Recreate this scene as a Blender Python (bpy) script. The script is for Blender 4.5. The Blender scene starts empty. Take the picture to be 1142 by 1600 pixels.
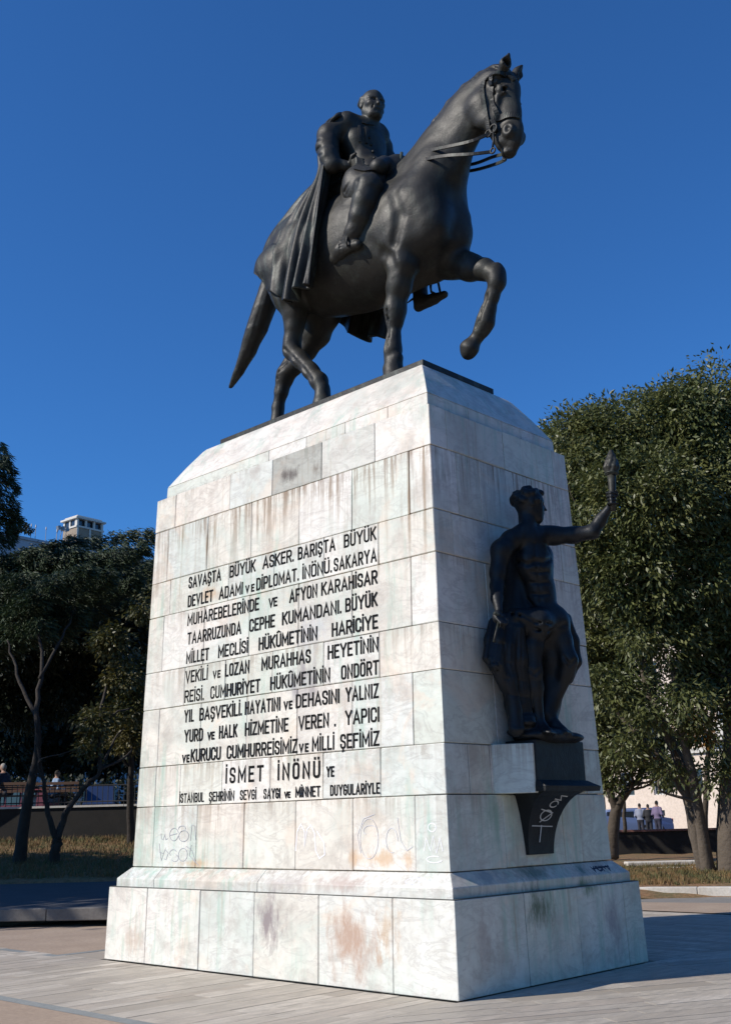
import bpy, bmesh, math, random
import numpy as np
from mathutils import Matrix, Vector

rng = random.Random(7)
nrg = np.random.default_rng(7)
scn = bpy.context.scene
COL = scn.collection
PI = math.pi

# ------------------------------------------------------------------ camera
cd = bpy.data.cameras.new('camera')
cd.sensor_fit = 'VERTICAL'; cd.sensor_height = 36.0; cd.lens = 37.977
cd.clip_start = 0.1; cd.clip_end = 3000
cam = bpy.data.objects.new('camera', cd); COL.objects.link(cam)
_r, _u, _b = (0.7185059, 0.6951247, -0.0234732), (0.2072043, -0.1817132, 0.9612735), (0.6639395, -0.6955444, -0.2745949)
cam.matrix_world = Matrix(((_r[0], _u[0], _b[0], 6.79465), (_r[1], _u[1], _b[1], -8.17954),
                           (_r[2], _u[2], _b[2], 1.60000), (0, 0, 0, 1)))
scn.camera = cam

# ------------------------------------------------------------------ sky, sun, exposure
SUN_EL = math.radians(35.0)
SUN_DIR = Vector((-0.447 * math.cos(SUN_EL), -0.894 * math.cos(SUN_EL), math.sin(SUN_EL)))   # towards the sun
world = bpy.data.worlds.new('World'); scn.world = world; world.use_nodes = True
wn = world.node_tree; wn.nodes.clear()
sky = wn.nodes.new('ShaderNodeTexSky'); sky.sky_type = 'NISHITA'; sky.sun_disc = False
sky.sun_elevation = SUN_EL
sky.sun_rotation = math.atan2(SUN_DIR.x, SUN_DIR.y)
sky.air_density = 1.0; sky.dust_density = 0.0; sky.ozone_density = 6.0; sky.altitude = 50
bg = wn.nodes.new('ShaderNodeBackground'); bg.inputs['Strength'].default_value = 0.100
wo = wn.nodes.new('ShaderNodeOutputWorld')
tint = wn.nodes.new('ShaderNodeMix'); tint.data_type = 'RGBA'; tint.blend_type = 'MULTIPLY'; tint.inputs[0].default_value = 1.0
tint.inputs[7].default_value = (.47, .97, 1.42, 1)      # the deep, clear autumn blue of the photograph, over the whole sky
wn.links.new(sky.outputs[0], tint.inputs[6]); wn.links.new(tint.outputs[2], bg.inputs[0]); wn.links.new(bg.outputs[0], wo.inputs[0])
sd = bpy.data.lights.new('sun', 'SUN'); sd.energy = 5.0; sd.angle = math.radians(0.53); sd.color = (1.0, 0.935, 0.85)
so = bpy.data.objects.new('sun', sd); COL.objects.link(so)
so.rotation_euler = SUN_DIR.to_track_quat('Z', 'Y').to_euler(); so.location = (-8, -16, 20)
scn.view_settings.view_transform = 'Standard'; scn.view_settings.look = 'None'
scn.view_settings.exposure = 0.0; scn.view_settings.gamma = 1.0
scn.view_settings.use_curve_mapping = False

# ------------------------------------------------------------------ helpers
def new_mesh(name, verts, faces, mat, smooth=False):
    me = bpy.data.meshes.new(name)
    verts = np.asarray(verts, dtype=np.float32)
    if isinstance(faces, np.ndarray):
        n, k = faces.shape
        me.vertices.add(len(verts)); me.vertices.foreach_set('co', verts.ravel())
        me.loops.add(n * k); me.loops.foreach_set('vertex_index', faces.astype(np.int32).ravel())
        me.polygons.add(n); me.polygons.foreach_set('loop_start', np.arange(0, n * k, k, dtype=np.int32))
        try: me.polygons.foreach_set('loop_total', np.full(n, k, dtype=np.int32))
        except Exception: pass
        me.update(calc_edges=True)
    else:
        me.from_pydata([tuple(map(float, v)) for v in verts], [], faces)
        me.update()
    if mat is not None: me.materials.append(mat)
    if smooth: me.polygons.foreach_set('use_smooth', np.ones(len(me.polygons), dtype=bool))
    return me

def obj(name, me, parent=None, loc=(0, 0, 0)):
    o = bpy.data.objects.new(name, me); COL.objects.link(o); o.location = loc
    if parent is not None: o.parent = parent
    return o

def thing(name, label, cat, loc=(0, 0, 0), group=None):
    o = bpy.data.objects.new(name, None); COL.objects.link(o); o.location = loc
    o['label'] = label; o['category'] = cat
    if group: o['group'] = group
    return o

def tag(o, label=None, cat=None, group=None, kind=None):
    if label: o['label'] = label
    if cat: o['category'] = cat
    if group: o['group'] = group
    if kind: o['kind'] = kind
    return o

BOXF = [(0, 3, 2, 1), (4, 5, 6, 7), (0, 1, 5, 4), (1, 2, 6, 5), (2, 3, 7, 6), (3, 0, 4, 7)]

class MB:
    """collects simple solids into one mesh"""
    def __init__(s): s.v = []; s.f = []
    def add(s, v, f):
        b = len(s.v); s.v += [tuple(p) for p in v]; s.f += [tuple(b + i for i in q) for q in f]
    def hexa(s, p8): s.add(p8, BOXF)
    def box(s, lo, hi):
        (a, b, c), (d, e, f) = lo, hi
        s.hexa([(a, b, c), (d, b, c), (d, e, c), (a, e, c), (a, b, f), (d, b, f), (d, e, f), (a, e, f)])
    def obox(s, c, ax, ay, az):
        c, ax, ay, az = map(Vector, (c, ax, ay, az))
        s.hexa([c - ax - ay - az, c + ax - ay - az, c + ax + ay - az, c - ax + ay - az,
                c - ax - ay + az, c + ax - ay + az, c + ax + ay + az, c - ax + ay + az])
    def tube(s, pts, rs, n=8, cap=True):
        pts = [Vector(p) for p in pts]
        if not hasattr(rs, '__len__'): rs = [rs] * len(pts)
        b = len(s.v); up = None
        for i, p in enumerate(pts):
            d = (pts[min(i + 1, len(pts) - 1)] - pts[max(i - 1, 0)]).normalized()
            if up is None:
                up = Vector((0, 0, 1)) if abs(d.z) < .9 else Vector((1, 0, 0))
            x = d.cross(up).normalized(); up = x.cross(d).normalized()
            for k in range(n):
                a = 2 * PI * k / n
                s.v.append(tuple(p + (x * math.cos(a) + up * math.sin(a)) * rs[i]))
        for i in range(len(pts) - 1):
            for k in range(n):
                k2 = (k + 1) % n
                s.f.append((b + i * n + k, b + i * n + k2, b + (i + 1) * n + k2, b + (i + 1) * n + k))
        if cap:
            s.f.append(tuple(b + k for k in range(n))[::-1])
            s.f.append(tuple(b + (len(pts) - 1) * n + k for k in range(n)))
    def mesh(s, name, mat, smooth=False): return new_mesh(name, s.v, s.f, mat, smooth)

# ------------------------------------------------------------------ materials
def mat_new(name):
    m = bpy.data.materials.new(name); m.use_nodes = True
    nt = m.node_tree; nt.nodes.clear()
    out = nt.nodes.new('ShaderNodeOutputMaterial'); p = nt.nodes.new('ShaderNodeBsdfPrincipled')
    nt.links.new(p.outputs[0], out.inputs[0])
    return m, nt, p

class N:
    """small node-graph helper"""
    def __init__(s, nt): s.nt = nt
    def new(s, t, **kw):
        n = s.nt.nodes.new(t)
        for k, v in kw.items(): setattr(n, k, v)
        return n
    def link(s, a, b): s.nt.links.new(a, b)
    def pos(s): return s.new('ShaderNodeNewGeometry').outputs['Position']
    def objco(s): return s.new('ShaderNodeTexCoord').outputs['Object']
    def mapv(s, v, scale=(1, 1, 1), loc=(0, 0, 0), rot=(0, 0, 0)):
        m = s.new('ShaderNodeMapping'); s.link(v, m.inputs[0])
        m.inputs['Scale'].default_value = scale; m.inputs['Location'].default_value = loc
        m.inputs['Rotation'].default_value = rot
        return m.outputs[0]
    def noise(s, v, scale, detail=4, rough=.55, dist=0.0):
        n = s.new('ShaderNodeTexNoise'); s.link(v, n.inputs['Vector'])
        n.inputs['Scale'].default_value = scale; n.inputs['Detail'].default_value = detail
        n.inputs['Roughness'].default_value = rough; n.inputs['Distortion'].default_value = dist
        return n.outputs['Fac']
    def ramp(s, f, *stops):
        r = s.new('ShaderNodeValToRGB'); s.link(f, r.inputs[0]); e = r.color_ramp.elements
        while len(e) < len(stops): e.new(0.5)
        for i, (p, c) in enumerate(stops):
            e[i].position = p; e[i].color = (c, c, c, 1) if not hasattr(c, '__len__') else (*c, 1)
        return r.outputs[0]
    def math(s, op, a, b=None, clamp=False):
        m = s.new('ShaderNodeMath', operation=op); m.use_clamp = clamp
        for i, x in enumerate((a, b)):
            if x is None: continue
            if isinstance(x, (int, float)): m.inputs[i].default_value = x
            else: s.link(x, m.inputs[i])
        return m.outputs[0]
    def mix(s, f, a, b, blend='MIX'):
        m = s.new('ShaderNodeMix', data_type='RGBA', blend_type=blend)
        for i, x in ((0, f), (6, a), (7, b)):
            if isinstance(x, (int, float)): m.inputs[i].default_value = x
            elif hasattr(x, '__len__'): m.inputs[i].default_value = (*x, 1)
            else: s.link(x, m.inputs[i])
        return m.outputs[2]
    def bump(s, h, strength, dist, p):
        b = s.new('ShaderNodeBump'); b.inputs['Strength'].default_value = strength
        b.inputs['Distance'].default_value = dist; s.link(h, b.inputs['Height'])
        s.link(b.outputs[0], p.inputs['Normal'])
    def sep(s, v):
        x = s.new('ShaderNodeSeparateXYZ'); s.link(v, x.inputs[0]); return x.outputs
    def rand(s): return s.new('ShaderNodeObjectInfo').outputs['Random']

def simple(name, col, rough=.7, metal=0.0, nscale=None, namp=.25, bump=None, spec=None):
    m, nt, p = mat_new(name); g = N(nt)
    p.inputs['Base Color'].default_value = (*col, 1); p.inputs['Roughness'].default_value = rough
    p.inputs['Metallic'].default_value = metal
    if spec is not None: p.inputs['Specular IOR Level'].default_value = spec
    if nscale:
        v = g.objco(); f = g.noise(v, nscale, 5, .6)
        g.link(g.mix(f, tuple(c * (1 - namp) for c in col), tuple(min(1, c * (1 + namp)) for c in col)), p.inputs['Base Color'])
        if bump: g.bump(g.noise(v, nscale * 2.5, 4, .6), bump[0], bump[1], p)
    return m

# ------------------------------------------------------------------ marble pedestal
W, D = 5.7416, 3.3410          # plan size of the foot, near corner at the origin
def marble_material(name, tint=(1, 1, 1), streak=1.0):
    m, nt, p = mat_new(name); g = N(nt); P = g.pos(); x, y, z = g.sep(P)[:3]
    rnd = g.rand()
    off = g.new('ShaderNodeCombineXYZ'); g.link(g.math('MULTIPLY', rnd, 37.0), off.inputs[0]); g.link(g.math('MULTIPLY', rnd, 91.0), off.inputs[2])
    va = g.new('ShaderNodeVectorMath', operation='ADD'); g.link(P, va.inputs[0]); g.link(off.outputs[0], va.inputs[1])
    V = va.outputs[0]
    base = g.ramp(g.noise(V, 1.1, 5, .6, .6), (.28, (.63, .62, .585)), (.42, (.765, .745, .705)), (.6, (.825, .81, .775)), (.78, (.62, .655, .635)))
    # diagonal grey veins, different in every slab
    vv = g.mapv(V, (1.0, 1.0, 2.2), rot=(.5, .7, .3))
    vein = g.math('ABSOLUTE', g.math('SUBTRACT', g.noise(vv, 1.7, 7, .62, 1.2), .5))
    base = g.mix(g.ramp(vein, (0.0, .62), (.018, .22), (.06, 0.0)), base, (.50, .47, .45))
    cloud = g.ramp(g.noise(vv, 4.5, 6, .68, 2.0), (.42, 0.0), (.7, .5))
    base = g.mix(cloud, base, (.62, .585, .54))
    tone = g.ramp(rnd, (0.0, (.80, .82, .80)), (.2, (1.0, .975, .925)), (.4, (.83, .92, .885)), (.55, (.97, .93, .88)), (.75, (1.0, 1.0, .99)), (1.0, (.84, .90, .90)))
    base = g.mix(1.0, base, tone, 'MULTIPLY')
    base = g.mix(g.math('MULTIPLY', g.ramp(g.noise(P, .95, 6, .6, .8), (.50, 0.0), (.62, .55)), 1.0), base, (.56, .62, .57))
    base = g.mix(g.ramp(g.noise(g.mapv(P, (1, 1, 1), (9, 4, 2)), 1.3, 7, .65, .8), (.54, 0.0), (.64, .5)), base, (.74, .62, .51))
    # rain streaks: narrow upright marks in world space, stronger under the wide joints
    sx = g.mapv(P, (9, 9, .35)); st = g.noise(sx, 1.6, 5, .7)
    low = g.noise(P, 1.3, 4, .6)
    def under(z0, ln):
        t = g.math('DIVIDE', g.math('SUBTRACT', z0, z), ln)
        return g.math('MULTIPLY', g.math('LESS_THAN', z, z0), g.math('SUBTRACT', 1.0, t, clamp=True))
    u = under(5.52, .95)
    for z0, ln in ((4.79, .5), (4.31, .35), (3.56, .4), (2.33, .35), (1.83, .4), (6.06, .25), (1.11, .3)):
        u = g.math('MAXIMUM', u, g.math('MULTIPLY', under(z0, ln), .55))
    brown = g.math('MULTIPLY', g.math('MULTIPLY', u, g.ramp(st, (.46, 0.0), (.58, 1.0))), g.ramp(low, (.42, .30), (.56, 1.0)))
    base = g.mix(g.math('MULTIPLY', brown, .9 * streak), base, (.22, .145, .085))
    grn = g.math('MULTIPLY', g.ramp(g.noise(g.mapv(P, (5, 5, .5)), 1.3, 5, .7), (.50, 0.0), (.72, 1.0)), g.ramp(g.noise(P, .55, 2, .5), (.44, 0.0), (.56, 1.0)))
    base = g.mix(g.math('MULTIPLY', grn, .85 * streak), base, (.33, .50, .42))
    grime = g.ramp(g.noise(P, 2.3, 8, .72), (.50, 0.0), (.68, .6))
    base = g.mix(grime, base, (.42, .38, .34))
    drip0 = g.noise(g.mapv(P, (14, 14, .25)), 1.2, 4, .75); base = g.mix(g.math('MULTIPLY', g.ramp(drip0, (.58, 0.0), (.66, .55)), g.ramp(g.noise(P, .7, 3, .6), (.45, 0.0), (.6, 1.0))), base, (.40, .33, .24))
    # patches of dirt that stand on the real stone
    def blob(b, c, r, col, k, ns=3.0, na=3.2):
        d = g.new('ShaderNodeVectorMath', operation='SUBTRACT'); g.link(P, d.inputs[0]); d.inputs[1].default_value = c
        q = g.new('ShaderNodeVectorMath', operation='DIVIDE'); g.link(d.outputs[0], q.inputs[0]); q.inputs[1].default_value = r
        l = g.new('ShaderNodeVectorMath', operation='LENGTH'); g.link(q.outputs[0], l.inputs[0])
        a = g.math('ADD', l.outputs['Value'], g.math('MULTIPLY', g.math('SUBTRACT', g.noise(g.mapv(P, (1, 1, .35)), ns * 2.2, 6, .75), .5), na))
        return g.mix(g.ramp(a, (0.1, k), (.85, 0.0)), b, col)
    for dx, zz, hh, kk in ((-4.22, 5.12, .42, .9), (-4.06, 5.3, .22, .6), (-.665, 4.95, .75, .9), (-.44, 4.9, .85, .75), (-.9, 5.25, .3, .6), (-1.54, 5.2, .35, .4), (-5.08, 5.2, .3, .5), (-3.3, 4.4, .9, .35), (-2.43, 4.6, .5, .4), (-3.31, 3.2, .5, .5), (-1.13, 4.3, .25, .5)):
        base = blob(base, (dx, .32, zz), (.035, .5, hh), (.26, .17, .09) if kk > .45 else (.24, .36, .28), kk, 1.2, 1.1)
    base = blob(base, (-2.62, .34, 5.72), (.28, .5, .12), (.16, .13, .11), .9)
    base = blob(base, (-2.15, .34, 5.68), (.12, .5, .14), (.24, .18, .13), .7)
    base = blob(base, (-3.3, .3, 3.9), (.5, .5, .5), (.50, .60, .54), .45)
    base = blob(base, (-4.1, .3, 4.45), (.35, .5, .12), (.50, .28, .12), .55)
    base = blob(base, (-1.0, .6, 6.5), (1.0, .9, .25), (.42, .50, .46), .35)
    base = blob(base, (-2.35, .28, 3.15), (.45, .6, .33), (.27, .25, .27), .8)
    base = blob(base, (-2.2, .28, 3.7), (.35, .6, .4), (.45, .45, .50), .5)
    base = blob(base, (-2.62, 0, .60), (.34, .3, .36), (.27, .23, .235), .95)
    base = blob(base, (-1.35, 0, .42), (.5, .3, .42), (.45, .32, .25), .95)
    base = blob(base, (-1.55, .1, .98), (.55, .4, .12), (.44, .34, .30), .7)
    base = blob(base, (-.85, 0, .62), (.18, .3, .42), (.50, .33, .18), .6)
    base = blob(base, (-2.45, .1, .97), (.6, .4, .10), (.42, .37, .36), .55)
    base = blob(base, (-1.2, .23, 1.22), (.6, .4, .12), (.60, .38, .20), .65)
    base = blob(base, (-5.15, 0, .25), (.25, .3, .2), (.45, .33, .25), .55)
    base = blob(base, (-4.2, .23, 1.15), (.6, .3, .07), (.55, .33, .16), .6)
    base = blob(base, (0, 1.35, .72), (.4, .3, .26), (.10, .14, .09), .9)
    base = blob(base, (0, 2.3, .86), (.4, .22, .12), (.12, .20, .12), .85)
    base = blob(base, (0, 2.7, .45), (.4, .2, .4), (.32, .26, .30), .7)
    base = blob(base, (0, .45, .55), (.4, .25, .35), (.42, .34, .32), .6)
    base = blob(base, (-.15, 1.5, 1.04), (.3, .35, .1), (.14, .20, .16), .8)
    base = blob(base, (-.15, 2.35, 1.04), (.3, .12, .12), (.10, .18, .16), .85)
    base = blob(base, (-.15, .75, 1.04), (.3, .3, .1), (.30, .34, .38), .6)
    base = blob(base, (-.25, 1.0, 1.6), (.2, .12, .4), (.24, .42, .34), .6)
    base = g.mix(1.0, base, tuple(a_ * b_ for a_, b_ in zip(tint, (1.0, .975, .925))), 'MULTIPLY')
    g.link(base, p.inputs['Base Color'])
    p.inputs['Roughness'].default_value = .42; p.inputs['Specular IOR Level'].default_value = .35
    g.bump(g.noise(P, 9, 7, .7), .25, .012, p)
    return m

M_marble = marble_material('weathered_marble')
M_marble_grey = marble_material('grey_marble', (.60, .60, .60), 1.4)
M_mortar = simple('dark_joint_mortar', (.09, .09, .075), .95, nscale=3, namp=.5)

ped = thing('monument_pedestal', 'tall battered white marble pedestal with black Turkish inscription carrying the equestrian bronze', 'pedestal', (-W / 2, D / 2, 0))
def P_(name, me, **k):
    o = obj(name, me, ped, (W / 2, -D / 2, 0)); tag(o, **k) if k else None; return o

def ins_shaft(z): return .227 + .0253 * (z - 1.10)
GAP = .0035
def ring(z0, z1, i0, i1, fx, sy, mat, skip=(), depth=.26, name='marble_slab', grey=(), gap=GAP, jit=.004):
    """one course: corner blocks and slabs between, following the batter.
    i0/i1: inset of the face from the foot plan at z0/z1, fx: upright joints on the long faces, sy: on the short faces"""
    fx = sorted(fx); sy = sorted(sy)
    zb, zt = z0 + gap, z1 - gap
    t0 = i0 + (i1 - i0) * gap / (z1 - z0); t1 = i1 - (i1 - i0) * gap / (z1 - z0)
    def block(xa, xb, ya, yb, ea, eb, fa, fb, sel=None):
        # e*: which sides follow the outer batter: west, east, south, north
        j = rng.uniform(0, jit)
        def X(v, side, i): return (v if not side else (-W + i if side == 'w' else -i))
        v = []
        for i, z in ((t0, zb), (t1, zt)):
            x0 = -W + i + j if ea else xa + gap; x1 = -i - j if eb else xb - gap
            y0 = i + j if fa else ya + gap; y1 = D - i - j if fb else yb - gap
            v += [(x0, y0, z), (x1, y0, z), (x1, y1, z), (x0, y1, z)]
        mb = MB(); mb.hexa(v); me = mb.mesh(name, sel or mat)
        bm = bmesh.new(); bm.from_mesh(me)
        bmesh.ops.bevel(bm, geom=bm.edges[:], offset=rng.uniform(.004, .010), segments=1, affect='EDGES')
        for v_ in bm.verts: v_.co += Vector((rng.uniform(-.0018, .0018), rng.uniform(-.0018, .0018), rng.uniform(-.002, .002)))
        bm.to_mesh(me); bm.free()
        return P_(name, me)
    sy0, sy1 = (sy[0], sy[-1]) if sy else (D / 2, D / 2)
    x0, x1 = fx[0], fx[-1]
    # corner blocks run through, so no joint shows on the arris
    block(x1, 0, 0, sy0, 0, 1, 1, 0); block(-W, x0, 0, sy0, 1, 0, 1, 0)
    block(x1, 0, sy1, D, 0, 1, 0, 1); block(-W, x0, sy1, D, 1, 0, 0, 1)
    for k, (a, b) in enumerate(zip(fx[:-1], fx[1:])):
        s = M_marble_grey if k in grey else None
        block(a, b, 0, max(i0, i1) + depth, 0, 0, 1, 0, s); block(a, b, D - max(i0, i1) - depth, D, 0, 0, 0, 1)
    for a, b in zip(sy[:-1], sy[1:]):
        block(-max(i0, i1) - depth, 0, a, b, 0, 1, 0, 0); block(-W, -W + max(i0, i1) + depth, a, b, 1, 0, 0, 0)

FA = [-5.09, -4.21, -3.32, -2.43, -1.54, -.66]; FB = [-4.58, -3.75, -2.87, -2.00, -1.13]
SA = [1.14, 2.20]; SB = [.63, 1.68, 2.69]
def sh(z0, z1, fx, sy, **k): ring(z0, z1, ins_shaft(z0), ins_shaft(z1), fx, sy, M_marble, **k)
ring(.004, .868, .0, .02, [-4.88, -3.83, -2.87, -1.84, -.80], [1.11, 2.04, 2.96], M_marble, depth=.3, gap=.004)
sh(1.10, 1.83, FA, SA); sh(1.83, 2.33, [-5.10] + FB, [.63, .99, 2.40, 2.75]); sh(2.33, 3.07, FA, SA)
sh(3.07, 3.56, FB, SB); sh(3.56, 4.31, FA, SA); sh(4.31, 4.79, [-4.98] + FB[1:], SB)
sh(4.79, 5.52, FA, [.76, 1.17, 2.20]); sh(5.52, 6.00, [-4.95, -3.77, -2.94, -2.05, -1.17], SB, grey=(2,))

def loft(levels, x_cuts, y_cuts, name='marble_slab', depth=.25):
    """a moulded course: levels = [(z, inset)...] swept round the four sides, cut into slabs with mitred hips"""
    def at(i, side, s):   # point on a side at parameter s (world x or y), clamped to the hip
        if side == 's': return (min(max(s, -W + i), -i), i)
        if side == 'n': return (min(max(s, -W + i), -i), D - i)
        if side == 'e': return (-i, min(max(s, i), D - i))
        return (-W + i, min(max(s, i), D - i))
    prof = levels + [(levels[-1][0], levels[-1][1] + .12), (levels[0][0], levels[-1][1] + .12)]
    for side in 'snew':
        cuts = [-9] + (sorted(x_cuts) if side in 'sn' else sorted(y_cuts)) + [9]
        for a, b in zip(cuts[:-1], cuts[1:]):
            mb = MB(); n = len(prof); v = []
            for s, e in ((a, GAP), (b, -GAP)):
                for z, i in prof:
                    q = at(i, side, s + (e if abs(s) < 8 else 0)); v.append((*q, z))
            f = [tuple(range(n)), tuple(range(2 * n - 1, n - 1, -1))] + [(k, k + n, (k + 1) % n + n, (k + 1) % n) for k in range(n)]
            mb.add(v, f); me = mb.mesh(name, M_marble)
            bm = bmesh.new(); bm.from_mesh(me); bmesh.ops.recalc_face_normals(bm, faces=bm.faces[:])
            bmesh.ops.bevel(bm, geom=[e for e in bm.edges], offset=.003, segments=1, affect='EDGES'); bm.to_mesh(me); bm.free()
            P_(name, me)
# plinth ledge and sloping base moulding
loft([(.8655, .088), (.962, .090), (.972, .095), (1.092, .222), (1.096, .235)], [-4.85, -2.90], [1.45, 2.86])
# stepped neck and sloping, slightly bulging cap
loft([(6.004, .442), (6.185, .450)], [-3.12, -2.42, -1.74, -1.05], [1.17, 2.18], depth=.3)
loft([(6.190, .450), (6.33, .535), (6.48, .628), (6.62, .725), (6.715, .792), (6.757, .83)], [], [])
# mortar-coloured core that shows in the joints, and the top bed
mb = MB()
for z0, z1, i in ((0.0, .871, .028), (.871, 1.098, .25), (1.1, 3.6, .30), (3.6, 5.998, .365), (6.0, 6.188, .48), (6.2, 6.758, .86)):
    mb.box((-W + i, i, z0), (-i, D - i, z1))
P_('mortar_core', mb.mesh('mortar_core', M_mortar))

# ------------------------------------------------------------------ inscription (strokes cut and painted black)
OV = [(0, .2), (.06, .08), (.22, .01), (.5, 0), (.78, .01), (.94, .08), (1, .2), (1, .8), (.94, .92), (.78, .99), (.5, 1), (.22, .99), (.06, .92), (0, .8)]
GL = {
 'A': (.46, [[(0, 0), (.5, 1), (1, 0)], [(.17, .3), (.83, .3)]]),
 'B': (.36, [[(0, 0), (0, 1), (.7, 1), (.93, .92), (1, .8), (1, .68), (.9, .56), (.65, .52), (0, .52)], [(.65, .52), (.93, .45), (1, .34), (1, .16), (.93, .05), (.7, 0), (0, 0)]]),
 'C': (.36, [[(1, .74), (1, .82), (.92, .93), (.72, 1), (.28, 1), (.08, .93), (0, .82), (0, .18), (.08, .07), (.28, 0), (.72, 0), (.92, .07), (1, .18), (1, .26)]]),
 'D': (.36, [[(0, 0), (0, 1), (.62, 1), (.9, .93), (1, .8), (1, .2), (.9, .07), (.62, 0), (0, 0)]]),
 'E': (.32, [[(1, 1), (0, 1), (0, 0), (1, 0)], [(0, .52), (.82, .52)]]),
 'F': (.32, [[(1, 1), (0, 1), (0, 0)], [(0, .52), (.82, .52)]]),
 'G': (.36, [[(1, .74), (1, .82), (.92, .93), (.72, 1), (.28, 1), (.08, .93), (0, .82), (0, .18), (.08, .07), (.28, 0), (.72, 0), (.92, .07), (1, .18), (1, .46), (.55, .46)]]),
 'H': (.37, [[(0, 0), (0, 1)], [(1, 0), (1, 1)], [(0, .52), (1, .52)]]),
 'I': (.0, [[(0, 0), (0, 1)]]),
 'K': (.38, [[(0, 0), (0, 1)], [(1, 1), (0, .42)], [(.3, .58), (1, 0)]]),
 'L': (.29, [[(0, 1), (0, 0), (1, 0)]]),
 'M': (.50, [[(0, 0), (0, 1), (.5, .25), (1, 1), (1, 0)]]),
 'N': (.38, [[(0, 0), (0, 1), (1, 0), (1, 1)]]),
 'O': (.36, [OV + [OV[0]]]),
 'P': (.35, [[(0, 0), (0, 1), (.7, 1), (.93, .92), (1, .8), (1, .62), (.92, .5), (.7, .44), (0, .44)]]),
 'R': (.37, [[(0, 0), (0, 1), (.7, 1), (.93, .92), (1, .8), (1, .64), (.92, .53), (.7, .48), (0, .48)], [(.5, .48), (1, 0)]]),
 'S': (.34, [[(1, .76), (1, .84), (.9, .95), (.7, 1), (.3, 1), (.1, .95), (0, .84), (0, .68), (.1, .58), (.9, .42), (1, .3), (1, .16), (.9, .05), (.7, 0), (.3, 0), (.1, .05), (0, .16), (0, .24)]]),
 'T': (.38, [[(0, 1), (1, 1)], [(.5, 1), (.5, 0)]]),
 'U': (.36, [[(0, 1), (0, .18), (.08, .07), (.28, 0), (.72, 0), (.92, .07), (1, .18), (1, 1)]]),
 'V': (.44, [[(0, 1), (.5, 0), (1, 1)]]),
 'Y': (.44, [[(0, 1), (.5, .46), (1, 1)], [(.5, .46), (.5, 0)]]),
 'Z': (.36, [[(0, 1), (1, 1), (0, 0), (1, 0)]]),
 '.': (.0, [[(0, 0), (0, .04)]]),
}
ACC = {'İ': ('I', 'dot'), 'Ö': ('O', 'dots'), 'Ü': ('U', 'dots'), 'Û': ('U', 'hat'), 'Ş': ('S', 'ced')}
def stroke(mb, pts, t, th, base=0.0):
    """flat ribbon with real thickness along pts (x, y) in the letter plane; z is towards the viewer"""
    n = len(pts); closed = n > 2 and pts[0] == pts[-1]
    P = [Vector((a, b)) for a, b in pts]; L = []; R = []
    for i in range(n):
        a = P[i - 1] if i > 0 else (P[-2] if closed else None); c = P[i + 1] if i < n - 1 else (P[1] if closed else None)
        d0 = (P[i] - a).normalized() if a is not None else None; d1 = (c - P[i]).normalized() if c is not None else None
        if d0 is None: d0 = d1
        if d1 is None: d1 = d0
        nn = Vector((-(d0 + d1).y, (d0 + d1).x)); nn = nn.normalized() if nn.length > 1e-6 else Vector((-d0.y, d0.x))
        c_ = max(.45, nn.dot(Vector((-d0.y, d0.x)))); w = t / 2 / c_
        e = Vector((0, 0))
        if not closed and i == 0: e = -d1 * t * .5
        if not closed and i == n - 1: e = d0 * t * .5
        L.append(P[i] + e + nn * w); R.append(P[i] + e - nn * w)
    b = len(mb.v); m = len(L)
    for p in L: mb.v.append((p.x, p.y, base + th))
    for p in R: mb.v.append((p.x, p.y, base + th))
    for p in L: mb.v.append((p.x, p.y, base))
    for p in R: mb.v.append((p.x, p.y, base))
    for i in range(m - 1):
        mb.f += [(b + m + i, b + m + i + 1, b + i + 1, b + i), (b + i, b + i + 1, b + 2 * m + i + 1, b + 2 * m + i),
                 (b + 3 * m + i, b + 3 * m + i + 1, b + m + i + 1, b + m + i)]
    mb.f += [(b, b + 2 * m, b + 3 * m, b + m), (b + m - 1, b + 2 * m - 1, b + 4 * m - 1, b + 3 * m - 1)]
def write_word(mb, txt, x0, x1, h, zb, t):
    it = []; tot = 0
    for ch in txt:
        bs, ac = ACC.get(ch, (ch, None)); it.append((bs, ac, GL[bs][0])); tot += GL[bs][0]
    n = len(txt); avail = (x1 - x0) - t
    gap = .235 * h
    k = (avail - gap * (n - 1)) / (tot * h) if tot > 0 else 1
    if k > 1.25 or k < .8:
        k = min(max(k, .8), 1.25); gap = (avail - tot * h * k) / max(1, n - 1)
    x = x0 + t / 2
    for bs, ac, w in it:
        w = w * h * k; iy = h - t
        for s in GL[bs][1]:
            stroke(mb, [(x + a * w, zb + t / 2 + b * iy) for a, b in s], t, .003 + rng.uniform(0, .0004))
        c = x + w / 2; top = zb + h
        if ac == 'dot': stroke(mb, [(c, top + .14 * h), (c, top + .15 * h)], t, .003)
        if ac == 'dots':
            for q in (-1, 1): stroke(mb, [(c + q * w * .34, top + .14 * h), (c + q * w * .34, top + .15 * h)], t, .003)
        if ac == 'hat': stroke(mb, [(c - w * .38, top + .11 * h), (c, top + .2 * h), (c + w * .38, top + .11 * h)], t * .8, .003)
        if ac == 'ced': stroke(mb, [(c, zb - .02 * h), (c + .03 * h, zb - .1 * h), (c - .06 * h, zb - .16 * h)], t * .8, .0038)
        x += w + gap
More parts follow.
